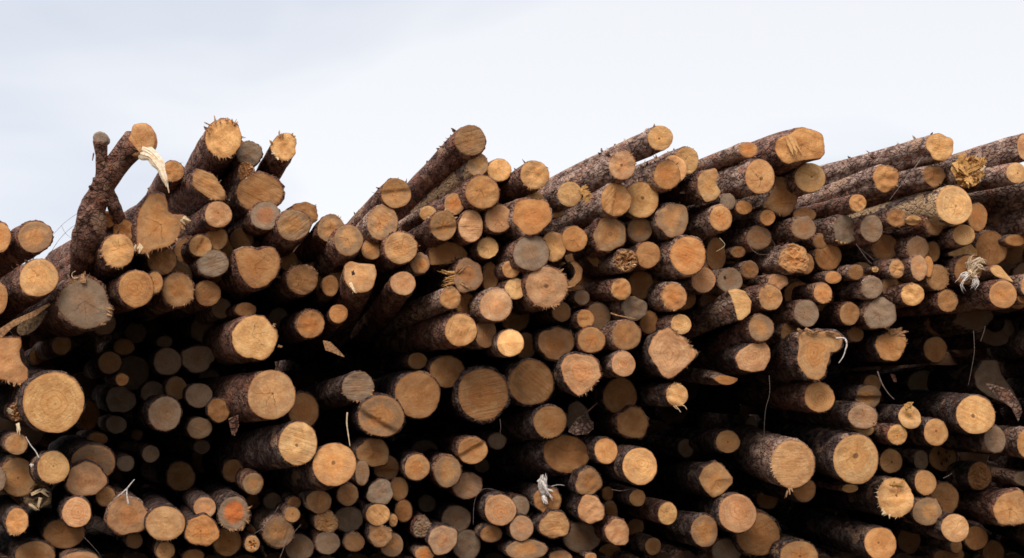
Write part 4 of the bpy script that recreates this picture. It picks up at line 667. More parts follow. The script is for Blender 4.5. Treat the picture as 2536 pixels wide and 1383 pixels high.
(1129.7, 1286.6, 36.1, 33.3, 5.0, 'gS', -28.6, -16.2, 0, '', None, 'large saw-scored grey log end, nearest one above and right of the pale grey lumpy log'),
(1155.7, 1350.3, 34.7, 37.6, 5.0, 'g', -29.1, -19.1, 0, '', None, 'large grey log end, nearest one right of the pale grey lumpy log'),
(1032.8, 1158.0, 30.9, 32.4, 2.0, 'oh', -26.7, -10.4, 0, '', None, 'medium-sized orange-tan log end, second one below and right of the stained amber log'),
(1051.6, 1121.8, 36.1, 30.4, 8.0, 'g', -27.0, -8.7, 0, '', None, 'medium-sized shaded grey log end, nearest one below and right of the stained amber log'),
(1108.0, 1168.1, 33.3, 39.0, 3.0, 'm', -28.2, -10.8, 0, '', None, 'large grey-stained log end, nearest one above the pale grey lumpy log'),
(1157.1, 1202.8, 37.6, 31.8, 4.0, 'kgS', -29.1, -12.4, 0, '', None, 'large saw-scored grey log end, nearest one above and left of the star-pith ringed log'),
(1170.2, 1116.0, 37.0, 33.3, 3.0, 's30', -29.4, -8.5, 0, '', None, 'large step-cut tan log end, nearest one right of the stained amber log'),
(1193.3, 1153.6, 18.8, 17.4, 8.0, 'g', -29.9, -10.2, 0, '', None, None),
(1051.6, 1372.0, 24.6, 17.9, 3.0, 'O3', -27.0, -20.1, 0, '', None, None),
(608.2, 767.2, 26.0, 17.4, 6.0, 'b', -40, 12.2, 0, '', None, 'small dull brown oval log end, nearest one above the lobed cream log'),
(689.2, 787.5, 23.1, 24.6, 9.0, 'g', -40, 10.8, 0, '', None, None),
(548.9, 764.3, 24.6, 24.6, 8.0, 'g', -40, 12.4, 0, '', None, None),
(751.4, 1017.7, 37.0, 43.4, 6.0, 'b', -21.0, -4.0, 0, '', None, 'large dull brown log end, nearest one above the pith-dotted pale log'),
(219.8, 1029.3, 27.5, 36.1, 12.0, 'o', -16.0, -4.5, 0, '', None, 'medium-sized shaded orange-tan oval log end, nearest one right of the giant honey log'),
(43.4, 1020.6, 20.2, 23.1, 2.0, 'bT3', -16.0, -4.1, 0, 'tornstub', None, 'torn splintered stub tucked left of the giant honey log'),
(2238.4, 468.0, 28.9, 26.0, 14.0, 'b', -125.0, 30.0, 0, '', None, None),
(2171.9, 482.4, 26.0, 23.1, 14.0, 'b', -125.0, 30.0, 0, '', None, None),
(2068.5, 453.5, 26.0, 26.0, 13.0, 'b', -120.0, 30.0, 0, '', None, None),
)
# ---------------------------------------------------------------- the logs
TINTS = {'p': (.80, .455, .185), 'k': (.70, .38, .185), 'o': (.65, .315, .115), 'b': (.46, .235, .095), 'g': (.36, .25, .165), 'd': (.65, .34, .135), 'm': (.59, .315, .13), 'x': (.12, .068, .037)}  # x: deep filler ends, shade of the gaps darkened into their tint
def parse(fl):
    d = {}; i = 0
    while i < len(fl):
        c = fl[i]; i += 1; n = ''
        while i < len(fl) and (fl[i].isdigit() or fl[i] == '-'): n += fl[i]; i += 1
        d[c] = int(n) if n else 1
    return d
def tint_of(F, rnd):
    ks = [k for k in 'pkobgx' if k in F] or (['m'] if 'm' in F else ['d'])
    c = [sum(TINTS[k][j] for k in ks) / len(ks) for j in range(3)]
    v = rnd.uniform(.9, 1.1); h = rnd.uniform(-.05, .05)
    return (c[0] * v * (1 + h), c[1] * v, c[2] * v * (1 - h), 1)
def outline(rx, ry, rot, poly, F, rnd, n):
    """points (x, z) of the cut end in metres round its centre"""
    if poly:
        P = poly; m = len(P)
        seg = [math.dist(P[i], P[(i + 1) % m]) for i in range(m)]; tot = sum(seg); out = []; j = 0; acc = 0
        for k in range(n):
            t = tot * k / n
            while acc + seg[j] < t and j < m - 1: acc += seg[j]; j += 1
            q = (t - acc) / seg[j]; a, b = P[j], P[(j + 1) % m]
            out.append((a[0] + (b[0] - a[0]) * q, a[1] + (b[1] - a[1]) * q))
        for _ in range(1):
            out = [tuple((out[i - 1][c] + 2 * out[i][c] + out[(i + 1) % n][c]) / 4 for c in (0, 1)) for i in range(n)]
        ar = sum(out[i][0] * out[(i + 1) % n][1] - out[(i + 1) % n][0] * out[i][1] for i in range(n))
        if ar < 0: out.reverse()
    else:
        ph = [rnd.uniform(0, 6.28) for _ in range(4)]; am = .09 if 'w' in F else .028; out = []
        if 'p' in F and 'w' not in F: am = .016
        cr, sr = math.cos(rot), math.sin(rot)
        for k in range(n):
            a = 2 * math.pi * k / n
            f = 1 + am * (math.sin(2 * a + ph[0]) * .5 + math.sin(3 * a + ph[1]) * .6 + math.sin(5 * a + ph[2]) * .3 + math.sin(7 * a + ph[3]) * (.3 if 'w' in F else .12))
            x, z = rx * f * math.cos(a), ry * f * math.sin(a)
            out.append((x * cr - z * sr, x * sr + z * cr))
    sz = math.sqrt(rx * ry); jg = .024 if 'f' not in F else .045
    sd = rnd.uniform(0, 99); res = []
    for i, (x, z) in enumerate(out):
        q = 1 + jg * noise.noise(Vector((x / sz * 6 + sd, z / sz * 6, 0)))
        res.append((x * q, z * q))
    return res

def make_log_geo(px, py, rx, ry, z, F, d, rot, poly, rnd, seg=40, rings=7, length=3.2):
    Y = z * .1 if z < 6 else .6 + (z - 6) * .27
    Y *= 1 + .8 * max(0, min(1, (py - 760) / 140))                 # the lower ends sit further back behind the ones that stick out
    P0 = at(px, py, Y); s = mpp(Y)
    P1 = at(px + d[0], py + d[1], Y + 1.0); dr = (P1 - P0)          # movement per metre of depth
    pl = [((x - px) * s, -(y - py) * s) for x, y in poly] if poly else None
    rx *= s; ry *= s; r = math.sqrt(rx * ry)
    O = outline(rx, ry, rot, pl, F, rnd, seg)
    tl = .30 if 'w' in F else .16
    tx, tz = rnd.uniform(-tl, tl), rnd.uniform(-.08, .30 if 'p' in F else .2)
    if 'b' in F: tz -= .1
    if poly: tx *= .5; tz *= .5
    sang = R(F.get('s', 0)) if 's' in F else 0; soff = rnd.uniform(-.25, .25) * r
    sgn = rnd.choice((-1, 1)); sdp = rnd.uniform(.008, .02)
    tor = F.get('T', 0); sd = Vector((rnd.uniform(0, 99), rnd.uniform(0, 99), 0)); hol = F.get('H', 0)
    amp = .0045 if 'w' in F else (.005 if ('S' in F or 'f' in F) else .0025)
    hx, hz = rnd.uniform(-.35, -.1) * rx, rnd.uniform(0, .3) * ry
    def depth(x, zz):
        q = Vector((x / r, zz / r, 0))
        y = tx * x + tz * zz + amp * noise.noise(q * 2.2 + sd) * 2 + amp * .5 * noise.noise(q * 7 + sd)
        if 's' in F:
            t = (-x * math.sin(sang) + zz * math.cos(sang) - soff + .06 * r * noise.noise(q * 2 + sd)) / (r * .06)
            y += sgn * sdp * (max(-1, min(1, t)))
            y += (.35 * sgn * max(0, t) * r * .06)
        if 'w' in F:
            y += .008 * abs(noise.noise(q * 1.4 + sd * 2))
        if tor: y += tor * .012 * (noise.noise(q * 5 + sd) + .6 * noise.noise(q * 11 + sd))
        if hol == 2:
            for cx, cz in ((hx, hz), (-hx, -hz), (hx * .3, -hz * 2)):
                dd = math.hypot(x - cx, zz - cz) / (.17 * r)
                if dd < 1: y += .03 * (1 - dd * dd)
        if hol == 3:
            dd = math.hypot(x, zz) / (.75 * r)
            if dd < 1: y += .12 * (1 - dd * dd) * (1 + .6 * noise.noise(q * 4 + sd))
        return y
    g = {}
    g['loc'] = P0; g['O'] = O; g['depth'] = depth; g['r'] = r
    # cut end
    fv, ff, uv = [], [], []
    if 'N' in F:
        fv = [Vector((x, depth(x, zz), zz)) for x, zz in O]; ff = [tuple(range(seg))]
        uv = [(x / rx * .8, zz / ry * .8) for x, zz in O]
        # rim skirt keeps a real thickness behind the concave outline
    else:
        pxo, pzo = rnd.uniform(-.16, .16), rnd.uniform(-.16, .16)
        fv.append(Vector((0, depth(0, 0), 0))); uv.append((pxo, pzo))
        for j in range(1, rings + 1):
            t = (j / rings) ** .8
            for i, (x, zz) in enumerate(O):
                X, Z = x * t, zz * t
                fv.append(Vector((X, depth(X, Z) + (.0035 if j == rings else 0), Z)))
                a = 2 * math.pi * i / seg
                uv.append((math.cos(a) * t + pxo * (1 - t), math.sin(a) * t + pzo * (1 - t)))
        for i in range(seg): ff.append((0, 1 + i, 1 + (i + 1) % seg))
        for j in range(rings - 1):
            for i in range(seg):
                a = 1 + j * seg + i; b = 1 + j * seg + (i + 1) % seg
                ff.append((a, a + seg, b + seg, b))
    g['face'] = (fv, ff, uv)
    # bark: starts ragged just behind the cut, swells to its own thickness, runs back along the log
    bt = rnd.uniform(.04, .10) if 'p' not in F else rnd.uniform(.02, .05)
    if 'thick' in F: bt = .2
    br = rnd.uniform(0, 50); cx_, cz_ = rnd.uniform(-.01, .01), rnd.uniform(-.008, .004); tp = rnd.uniform(0, .05)
    ts = [0, .012, .03, .07, .13, .21, .31, .44, .60, .80, 1.05, 1.4, 1.9, 2.5, length]
    ts = [t for t in ts if t < length] + [length]
    bv, bf = [], []
    for j, t in enumerate(ts):
        bl = min(1, t / .5) if poly else 0
        for i, (x, zz) in enumerate(O):
            a = math.atan2(zz, x); ex, ez = r * 1.02 * math.cos(a), r * 1.02 * math.sin(a)
            X = x * (1 - bl) + ex * bl; Z = zz * (1 - bl) + ez * bl
            nn = noise.noise(Vector((math.cos(a) * 2.2 + br, math.sin(a) * 2.2, t * 5)))
            nf = noise.noise(Vector((math.cos(a) * 7 + br, math.sin(a) * 7, t * 16)))
            if j == 0: f = 1.0; yy = depth(x, zz) + .003
            elif j == 1:
                f = 1 + bt * (.7 + 1.7 * nf); yy = depth(x, zz) + .004 + .016 * (nf + .5)
            else:
                f = 1 + bt * (1 + .9 * nf) + .08 * nn + tp * t
                e = max(0, 1 - t / .25); yy = t + depth(x, zz) * e
            lx = dr.x * t + cx_ * t * t; lz = dr.z * t + cz_ * t * t
            bv.append(Vector((X * f + lx, yy, Z * f + lz)))
    nr = len(ts)
    for j in range(nr - 1):
        for i in range(seg):
            a = j * seg + i; b = j * seg + (i + 1) % seg
            bf.append((a, a + seg, b + seg, b))
    bf.append(tuple((nr - 1) * seg + i for i in reversed(range(seg))))
    bv_cap = len(bv)
    g['bark'] = (bv, bf)
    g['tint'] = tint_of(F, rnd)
    g['feat'] = (1.0 if 'c' in F else (.6 if rnd.random() < .25 else 0), (.8 if 'm' in F else (.42 if 'g' in F else rnd.choice((0, .15, .35)))),
                 (1.9 if F.get('O', 0) >= 4 else 1.3 if F.get('O', 0) >= 2 else 1.2 if F.get('O', 0) else (rnd.uniform(.2, .75) if 'p' not in F else rnd.uniform(0, .4))), 1)
    g['seed'] = (1.0 if 'r' in F else rnd.uniform(.25, .75), 1.0 if 'S' in F else rnd.uniform(.15, .55), 1.0 if 'h' in F else rnd.choice((0, 0, .4)), 1)
    g['rnd'] = (rnd.random(), rnd.random(), rnd.random(), 1)
    return g

def rim_point(g, a):
    O = g['O']; i = int(a / (2 * math.pi) * len(O)) % len(O); x, z = O[i]
    return Vector((x, g['depth'](x, z), z)), Vector((x, 0, z)).normalized()
def build_log(row, rnd):
    px, py, rx, ry, z, fl, dx, dy, rot, ident, poly, label = row
    F = parse(fl); seg = 64 if poly else (44 if rx > 30 else 32 if rx > 15 else 24)
    g = make_log_geo(px, py, rx, ry, z, F, (dx, dy), R(rot), poly, rnd, seg, 9 if rx > 30 else 7)
    if ident == 'flower': pass
    root = empty('log', g['loc']); tag(root, label, 'log', 'logs stacked in the pile')
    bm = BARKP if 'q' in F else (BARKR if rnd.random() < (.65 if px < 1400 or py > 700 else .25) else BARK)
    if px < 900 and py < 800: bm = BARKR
    if py > 850 and rx > 26 and rnd.random() < .8: bm = BARK_SHADE
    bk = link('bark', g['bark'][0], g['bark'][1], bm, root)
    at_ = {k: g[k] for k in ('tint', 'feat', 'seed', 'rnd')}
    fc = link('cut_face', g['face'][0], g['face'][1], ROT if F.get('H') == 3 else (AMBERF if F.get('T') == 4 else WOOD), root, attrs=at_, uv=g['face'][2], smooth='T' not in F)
    r = g['r']
    if 'f' in F or rnd.random() < .3:
        m = MB(); full = 'f' in F; c0 = rnd.uniform(.3, 2.8) if rnd.random() < .55 else rnd.uniform(3.3, 6)
        for q in range(int((rnd.randint(14, 22) if full else 9) * (1 if rx < 30 else 1.5))):
            a = (c0 + rnd.gauss(0, .75 if full else .5)) % 6.283; p, n = rim_point(g, a)
            k = r * rnd.uniform(.04, .24 if full else .14)
            m.spike(p - n * .003, n + Vector((rnd.uniform(-.6, .6), rnd.uniform(-.5, .3), rnd.uniform(-.6, .6))), k, rnd.uniform(.0012, .003), .35, rnd)
        if full:
            for q in range(rnd.randint(3, 6)):
                a = (c0 + rnd.gauss(0, .6)) % 6.283; p, n = rim_point(g, a); tg = Vector((-n.z, 0, n.x))
                m.shard(p - n * .01, n * .8 + tg * rnd.uniform(-.8, .8) + Vector((0, -.2, 0)), tg, r * rnd.uniform(.1, .28), r * rnd.uniform(.08, .2), .004, rnd, rnd.uniform(-.3, .3))
        m.build('frayed_fibres', PALEF if 'p' in F and rnd.random() < .25 else FIBRE, root, smooth=False)['kind'] = 'stuff'
    if F.get('H') in (1, 2):
        spots = [(-.42, .22, .13)] if F['H'] == 1 else [(-.3, .3, .12), (.3, -.25, .13), (.25, .4, .09), (-.1, -.45, .1), (.5, .1, .08)]
        for hx, hz, hr in spots:
            hv = [Vector((hx * r, g['depth'](hx * r, hz * r) - .004, hz * r))]
            for q in range(12):
                k = hr * r * (1 + .3 * math.sin(q * 2.3 + hx * 9)); x, zz = hx * r + k * .8 * math.cos(q * .5236), hz * r + k * 1.2 * math.sin(q * .5236)
                hv.append(Vector((x, g['depth'](x, zz) - .002, zz)))
            link('knot_hole', hv, [(0, 1 + q, 1 + (q + 1) % 12) for q in range(12)], HOLE, root)
    if abs(dx) > 80 and py < 640 and 'q' not in F:                  # broken branch stubs along the long bare logs
        for q in range(rnd.randint(1, 3)):
            t = rnd.uniform(.25, 1.8); v = g['bark'][0]; sg = len(g['O']); j = min(range(1, len(v) // sg), key=lambda k: abs(v[k * sg].y - t))
            i = int(sg * rnd.uniform(.05, .45)); p = v[j * sg + i]; cc = sum((v[j * sg + k] for k in range(sg)), Vector()) / sg; n = (p - cc).normalized()
            m = MB(); k = r * rnd.uniform(.12, .3); m.tube([p - n * .02, p + n * k * .4, p + n * k + Vector((.3 * k, -.2 * k, .1 * k))], [r * .17, r * .10, r * .07], 7, .4); m.build('branch_stub', bm, root)
    if py < 700 and rnd.random() < .55 or 'q' in F:                  # flakes of loose bark lifting off the upper side
        m = MB(); v = g['bark'][0]; sg = len(g['O']); nr = len(v) // sg
        for q in range(rnd.randint(10, 20)):
            j = rnd.randint(2, max(3, nr - 4)); i = int(sg * rnd.uniform(.02, .5)); p = v[j * sg + i].lerp(v[(j + 1) * sg + i], rnd.random()); cc = Vector((p.x - g['O'][i][0], p.y, p.z - g['O'][i][1])); n = (p - cc).normalized()
            ax = Vector((rnd.uniform(-1, 1), rnd.uniform(-1, 1), rnd.uniform(-.3, .6)))
            m.shard(p - n * .004, (n * rnd.uniform(.15, .7) + ax).normalized(), ax.cross(n), rnd.uniform(.02, .06), rnd.uniform(.012, .035), .003, rnd, rnd.uniform(-.4, .4))
        m.build('loose_bark', BARKR if rnd.random() < .7 else BARKP, root, smooth=False)['kind'] = 'stuff'
    T = F.get('T', 0)
    if T >= 2:
        m = MB(); num = {2: 12, 3: 16, 4: 26, 5: 70}[T]
        for q in range(num):
            if T == 5: x, zz = r * rnd.uniform(-.3, .75), r * rnd.uniform(-1.0, .75)
            elif T == 4: x, zz = r * rnd.uniform(-.5, 1.0), r * rnd.uniform(-.7, .9)
            else: x, zz = r * rnd.uniform(-.7, .7), r * rnd.uniform(-.7, .7)
            p = Vector((x, g['depth'](x, zz) + .004, zz))
            dd = Vector((rnd.uniform(-1, 1), rnd.uniform(-1.3, -.2), rnd.uniform(-1, .9)))
            if T == 5: dd = Vector((rnd.uniform(-.6, .6), rnd.uniform(-.9, -.2), rnd.uniform(-1.6, .2)))
            if T == 4: dd = Vector((rnd.uniform(-.2, .7), rnd.uniform(-.6, -.1), rnd.uniform(.1, 1)))
            m.shard(p, dd, Vector((rnd.uniform(-1, 1), 0, rnd.uniform(-1, 1) + .01)), r * rnd.uniform(.2, .55), r * rnd.uniform(.06, .22), r * .035, rnd, rnd.uniform(-.5, .5))
        m.build('torn_fibres', WHITEF if T == 5 else PALEF, root, smooth=False)['kind'] = 'stuff'
    if T == 4:
        m = MB()
        for q in range(26):
            x, zz = r * rnd.uniform(-.4, 1.0), r * rnd.uniform(-.8, .95); p = Vector((x, g['depth'](x, zz) + .01, zz))
            m.shard(p, Vector((rnd.uniform(-.2, .8), rnd.uniform(-.8, -.1), rnd.uniform(.0, 1))), Vector((rnd.uniform(-.5, 1), 0, -.5)), r * rnd.uniform(.25, .6), r * rnd.uniform(.2, .42), r * .06, rnd, rnd.uniform(-.5, .5))
        m.build('torn_splinters', AMBERF, root, smooth=False)['kind'] = 'stuff'
    EXTRA.get(ident, lambda *a: None)(root, g, r, rnd)
    return root

def px_local(g, x, y, dy=0.0):
    p = at(x, y, g['loc'].y + dy); return p - g['loc']
# --- pieces that only one log has
def ex_shards(specs, mat, name='splinter'):
    def f(root, g, r, rnd):
        for (x0, y0, x1, y1, w_, dy, curl) in specs:
            m = MB(); a = px_local(g, x0, y0, -.01); b = px_local(g, x1, y1, dy); L_ = (b - a).length
            for q in range(5):
                o = Vector((rnd.uniform(-.3, .3) * w_, rnd.uniform(-.01, .01), rnd.uniform(-.3, .3) * w_))
                m.shard(a + o, (b - a) + o * 2, Vector((b.z - a.z, 0, a.x - b.x)), L_ * rnd.uniform(.7, 1.0), w_ * rnd.uniform(.4, .9), .006, rnd, curl + rnd.uniform(-.06, .06))
            o_ = m.build(name, mat, root, smooth=False)
            o_['kind'] = 'stuff'
    return f
def ex_strand(specs, mat, name='strand'):
    def f(root, g, r, rnd):
        for pts, rad, dy in specs:
            m = MB(); P = [px_local(g, x, y, dy) for x, y in pts]; n = len(P)
            P2 = []
            for i in range(n - 1):
                for k in range(4):
                    t = k / 4; p0 = P[max(i - 1, 0)]; p1 = P[i]; p2 = P[i + 1]; p3 = P[min(i + 2, n - 1)]
                    P2.append(.5 * ((2 * p1) + (p2 - p0) * t + (2 * p0 - 5 * p1 + 4 * p2 - p3) * t * t + (3 * p1 - p0 - 3 * p2 + p3) * t ** 3))
            P2.append(P[-1]); K = len(P2)
            m.tube(P2, [rad * (1 - .5 * i / K) for i in range(K)], 6, .3)
            m.build(name, mat, root)
    return f
def ex_tuft(specs, mat, name='torn_fibres', num=10, rad=.006, spread=.03):
    # bundles of torn fibres that follow one bent path and fray towards their tips
    def f(root, g, r, rnd):
        m = MB()
        for pts in specs:
            P = [px_local(g, x, y, dy) for x, y, dy in pts]; K = len(P)
            for q in range(num):
                o = Vector((rnd.gauss(0, 1), rnd.gauss(0, .5), rnd.gauss(0, 1))) * spread * .4; e = Vector((rnd.gauss(0, 1), rnd.gauss(0, .5), rnd.gauss(0, 1))) * spread
                k = rnd.uniform(.55, 1.0); n = 6; Q = []
                for i in range(n + 1):
                    t = i / n * k * (K - 1); j = min(int(t), K - 2); Q.append(P[j].lerp(P[j + 1], t - j) + o * (1 - t / K) + e * (t / K) ** 1.5 + Vector((rnd.gauss(0, .1), 0, rnd.gauss(0, .1))) * spread)
                w_ = rad * rnd.uniform(.5, 1.3); m.tube(Q, [w_ * (1.1 - i / n) for i in range(n + 1)], 5, .3, seed=q)
        m.build(name, mat, root)['kind'] = 'stuff'
    return f
def many(*fs):
    def f(*a):
        for q in fs: q(*a)
    return f
EXTRA = {
    'mitten': many(ex_shards([(452, 540, 466, 552, .05, -.03, .2), (345, 610, 330, 628, .06, -.02, .1)], PALEF)),
    'shaggy': ex_shards([(533, 308, 531, 285, .008, 0, .1), (545, 304, 543, 292, .008, 0, .1), (560, 300, 563, 290, .012, 0, .2), (524, 312, 506, 305, .007, 0, .1), (580, 310, 590, 296, .01, 0, .2), (575, 303, 577, 294, .012, 0, 0), (516, 330, 512, 318, .01, 0, 0)], FIBRE),
    'stub': ex_shards([(692, 340, 690, 322, .008, 0, .2), (697, 338, 702, 330, .01, 0, 0), (672, 355, 668, 349, .02, 0, 0), (725, 338, 731, 333, .02, 0, .1)], FIBRE),
    'gnarled': many(ex_tuft([((1125, 678, -.0), (1105, 676, -.03), (1088, 670, -.04)), ((1128, 690, -.0), (1108, 690, -.03), (1094, 695, -.04)), ((1132, 700, 0), (1112, 702, -.03), (1096, 706, -.04))], AMBERF, num=8, rad=.010, spread=.02),
                   ex_tuft([((1130, 672, -.01), (1150, 655, -.03), (1175, 645, -.04)), ((1140, 705, -.01), (1160, 712, -.03), (1185, 712, -.03))], FIBRE, num=5, rad=.006, spread=.02)),
    'knothole': ex_shards([(868, 702, 882, 728, .03, -.02, 0)], PALEF),
    'boot': many(ex_strand([(((2070, 838), (2090, 838), (2097, 848), (2094, 866), (2088, 884), (2077, 900)), .006, -.03), (((2093, 842), (2098, 856), (2092, 870)), .004, -.035)], WHITEF),
                 ex_shards([(1985, 822, 1975, 812, .03, -.01, 0), (2010, 826, 2040, 820, .02, -.01, 0), (2045, 822, 2085, 834, .02, -.01, 0), (1995, 815, 2012, 826, .02, -.01, 0)], FIBRE)),
    'flower': ex_shards([(690, 858, 701, 863, .02, .01, 0), (678, 805, 684, 806, .02, .01, 0)], FIBRE),
    'orangeheart': ex_shards([(608, 1285, 622, 1292, .03, .005, 0), (600, 1300, 592, 1312, .04, .005, 0), (612, 1262, 624, 1258, .03, .005, 0)], FIBRE),
    'moulded': many(ex_strand([(((193, 688), (184, 690), (178, 684), (180, 676), (187, 672)), .004, .0)], PALEF),
                    ex_shards([(265, 765, 283, 772, .03, .0, 0), (266, 778, 281, 785, .02, .0, 0), (205, 700, 198, 676, .05, .01, .1), (250, 800, 268, 800, .04, .01, 0)], FIBRE)),
    'whitetuft': many(ex_tuft([((1346, 1225, -.01), (1338, 1200, -.05), (1345, 1172, -.08)), ((1352, 1225, -.01), (1350, 1195, -.06), (1352, 1174, -.08)), ((1340, 1190, -.04), (1352, 1210, -.07), (1360, 1232, -.09)), ((1348, 1235, -.02), (1352, 1245, -.04), (1356, 1250, -.05))], WHITEF, num=11, rad=.017, spread=.022),
                      ex_tuft([((1350, 1212, -.04), (1365, 1215, -.06), (1382, 1222, -.07)), ((1355, 1222, -.04), (1366, 1232, -.06), (1372, 1242, -.07))], WHITEF, num=5, rad=.006, spread=.012),
                      ex_strand([(((1366, 1205), (1382, 1201), (1398, 1203)), .003, -.02)], WHITEF)),
    'antler': ex_strand([(((318, 1250), (314, 1225), (315, 1208)), .009, -.05), (((315, 1210), (326, 1196), (333, 1188)), .006, -.05), (((313, 1212), (302, 1222), (291, 1230)), .006, -.03)], WHITEF, 'branch_stub'),
    'nub': many(ex_strand([(((97, 1135), (88, 1118), (76, 1103), (64, 1082)), .006, -.02)], WHITEF, 'branch_stub'), ex_shards([(80, 1150, 75, 1158, .02, -.02, 0)], WHITEF)),
    'tornstub': ex_shards([(45, 1050, 50, 1078, .03, -.04, 0), (30, 1020, 22, 1008, .04, -.03, 0), (50, 1012, 48, 1000, .04, -.03, 0)], PALEF),
    'tuft': ex_strand([(((1690, 1004), (1697, 1008), (1701, 1015)), .004, -.01), (((1673, 1006), (1680, 1013), (1686, 1022)), .004, -.01), (((1668, 1006), (1674, 1012), (1679, 1014)), .003, -.01)], PALEF, 'torn_fibre'),
    'nicktop': ex_shards([(2215, 1205, 2209, 1190, .03, -.02, .1), (2228, 1200, 2240, 1187, .02, -.02, .1), (2205, 1200, 2245, 1205, .03, -.02, .1)], AMBERF),
    'fatpale': ex_shards([(1956, 1210, 1960, 1227, .02, -.01, 0), (1950, 1215, 1944, 1238, .006, -.01, 0)], FIBRE),
    'lidsmall': ex_shards([(2245, 1012, 2270, 1012, .05, -.03, .05), (2250, 1004, 2258, 999, .05, -.02, 0)], AMBERF, 'splinter'),
    'shattered': ex_shards([(2375, 400, 2400, 388, .08, -.03, .1), (2420, 415, 2437, 384, .045, -.03, .1), (2428, 405, 2441, 398, .05, -.03, .1), (2420, 440, 2432, 425, .05, -.03, 0), (2370, 405, 2390, 435, .09, -.04, .1), (2395, 440, 2402, 462, .08, -.03, 0), (2385, 420, 2425, 412, .08, -.04, 0)], AMBERF),
    'whiteshred': many(ex_tuft([((2400, 672, -.01), (2412, 648, -.06), (2432, 642, -.09), (2440, 658, -.10)), ((2410, 668, -.02), (2425, 656, -.07), (2440, 664, -.10)), ((2402, 662, -.02), (2400, 648, -.06), (2412, 640, -.08))], PALEW, num=10, rad=.008, spread=.035),
                      ex_tuft([((2405, 680, -.02), (2392, 690, -.06), (2380, 705, -.08), (2388, 726, -.08)), ((2412, 685, -.02), (2415, 700, -.06), (2410, 728, -.09)), ((2415, 690, -.02), (2422, 700, -.07), (2408, 726, -.09)), ((2400, 678, -.02), (2384, 685, -.07), (2377, 700, -.08))], WHITEF, num=7, rad=.007, spread=.03),
                      ex_tuft([((2400, 675, -.01), (2410, 685, -.06), (2430, 680, -.08)), ((2395, 690, -.01), (2410, 680, -.06), (2425, 672, -.08))], PALEF, num=8, rad=.008, spread=.04)),
    'shaggyring': ex_shards([(2215, 822, 2235, 812, .02, -.01, .1), (2225, 828, 2248, 835, .05, -.01, .1), (2200, 815, 2198, 808, .03, -.01, 0), (2205, 822, 2230, 818, .05, -.01, .1)], FIBRE),
    'rotten': ex_shards([(80, 1225, 112, 1215, .03, -.02, .2), (75, 1250, 95, 1262, .03, -.02, .2), (100, 1235, 92, 1268, .03, -.01, .2), (105, 1215, 125, 1228, .03, -.01, .2)], PALEF),
    'double': ex_shards([(1955, 340, 1978, 398, .055, -.035, 0), (1953, 338, 1975, 396, .05, -.035, 0)], STRIP, 'raised_strip'),
    'star': ex_shards([(1440, 478, 1462, 470, .05, -.02, .1), (1443, 468, 1455, 462, .03, -.02, .1), (1445, 485, 1468, 482, .05, -.01, 0), (1448, 495, 1460, 488, .04, -.01, 0)], AMBERF),
    'halfmoon': None,
    'silver': ex_shards([(2165, 1050, 2173, 1046, .03, 0, 0)], FIBRE),
}
EXTRA = {k: v for k, v in EXTRA.items() if v}

stuff_rows = []
for k, row in enumerate(rows):
    rnd = random.Random(1000 + k)
    if row[11] is None: stuff_rows.append(row)
    else: build_log(row, rnd)

# ---------------------------------------------------------------- many more logs: the smallest ones in the gaps, and the hidden body of the pile
class Bulk:
    def __init__(s): s.v = []; s.f = []; s.mi = []; s.a = {k: [] for k in ('tint', 'feat', 'seed', 'rnd')}; s.uv = []
    def add(s, g):
        for mi, (v, f) in ((0, g['bark']), (1, g['face'][:2])):
            b = len(s.v); s.v.extend(p + g['loc'] for p in v); s.f.extend(tuple(i + b for i in q) for q in f); s.mi.extend([mi] * len(f))
            for k in s.a: s.a[k].extend(list(g[k]) * len(v))
            s.uv.extend(g['face'][2] if mi else [(0, 0)] * len(v))
    def build(s, name): return link(name, s.v, s.f, [BARK, WOOD], attrs=s.a, uv=s.uv, mi=s.mi)
B = Bulk()
for k, row in enumerate(stuff_rows):
    px, py, rx, ry, z, fl, dx, dy, rot, ident, poly, label = row
    B.add(make_log_geo(px, py, rx, ry, z, parse(fl), (dx, dy), R(rot), poly, random.Random(5000 + k), 20, 4))
TOP = [(-1500, 700), (-700, 620), (-60, 590), (60, 640), (150, 720), (200, 640), (300, 560), (450, 520), (600, 500), (720, 540), (850, 590), (950, 570), (1100, 540), (1250, 520), (1500, 520), (1800, 500), (2100, 490), (2536, 470), (3000, 430), (4200, 520)]
def top_at(x):
    for (a, b), (c, d_) in zip(TOP, TOP[1:]):
        if a <= x <= c: return b + (d_ - b) * (x - a) / (c - a)
    return 9999
rr = random.Random(77)
row_h = 56
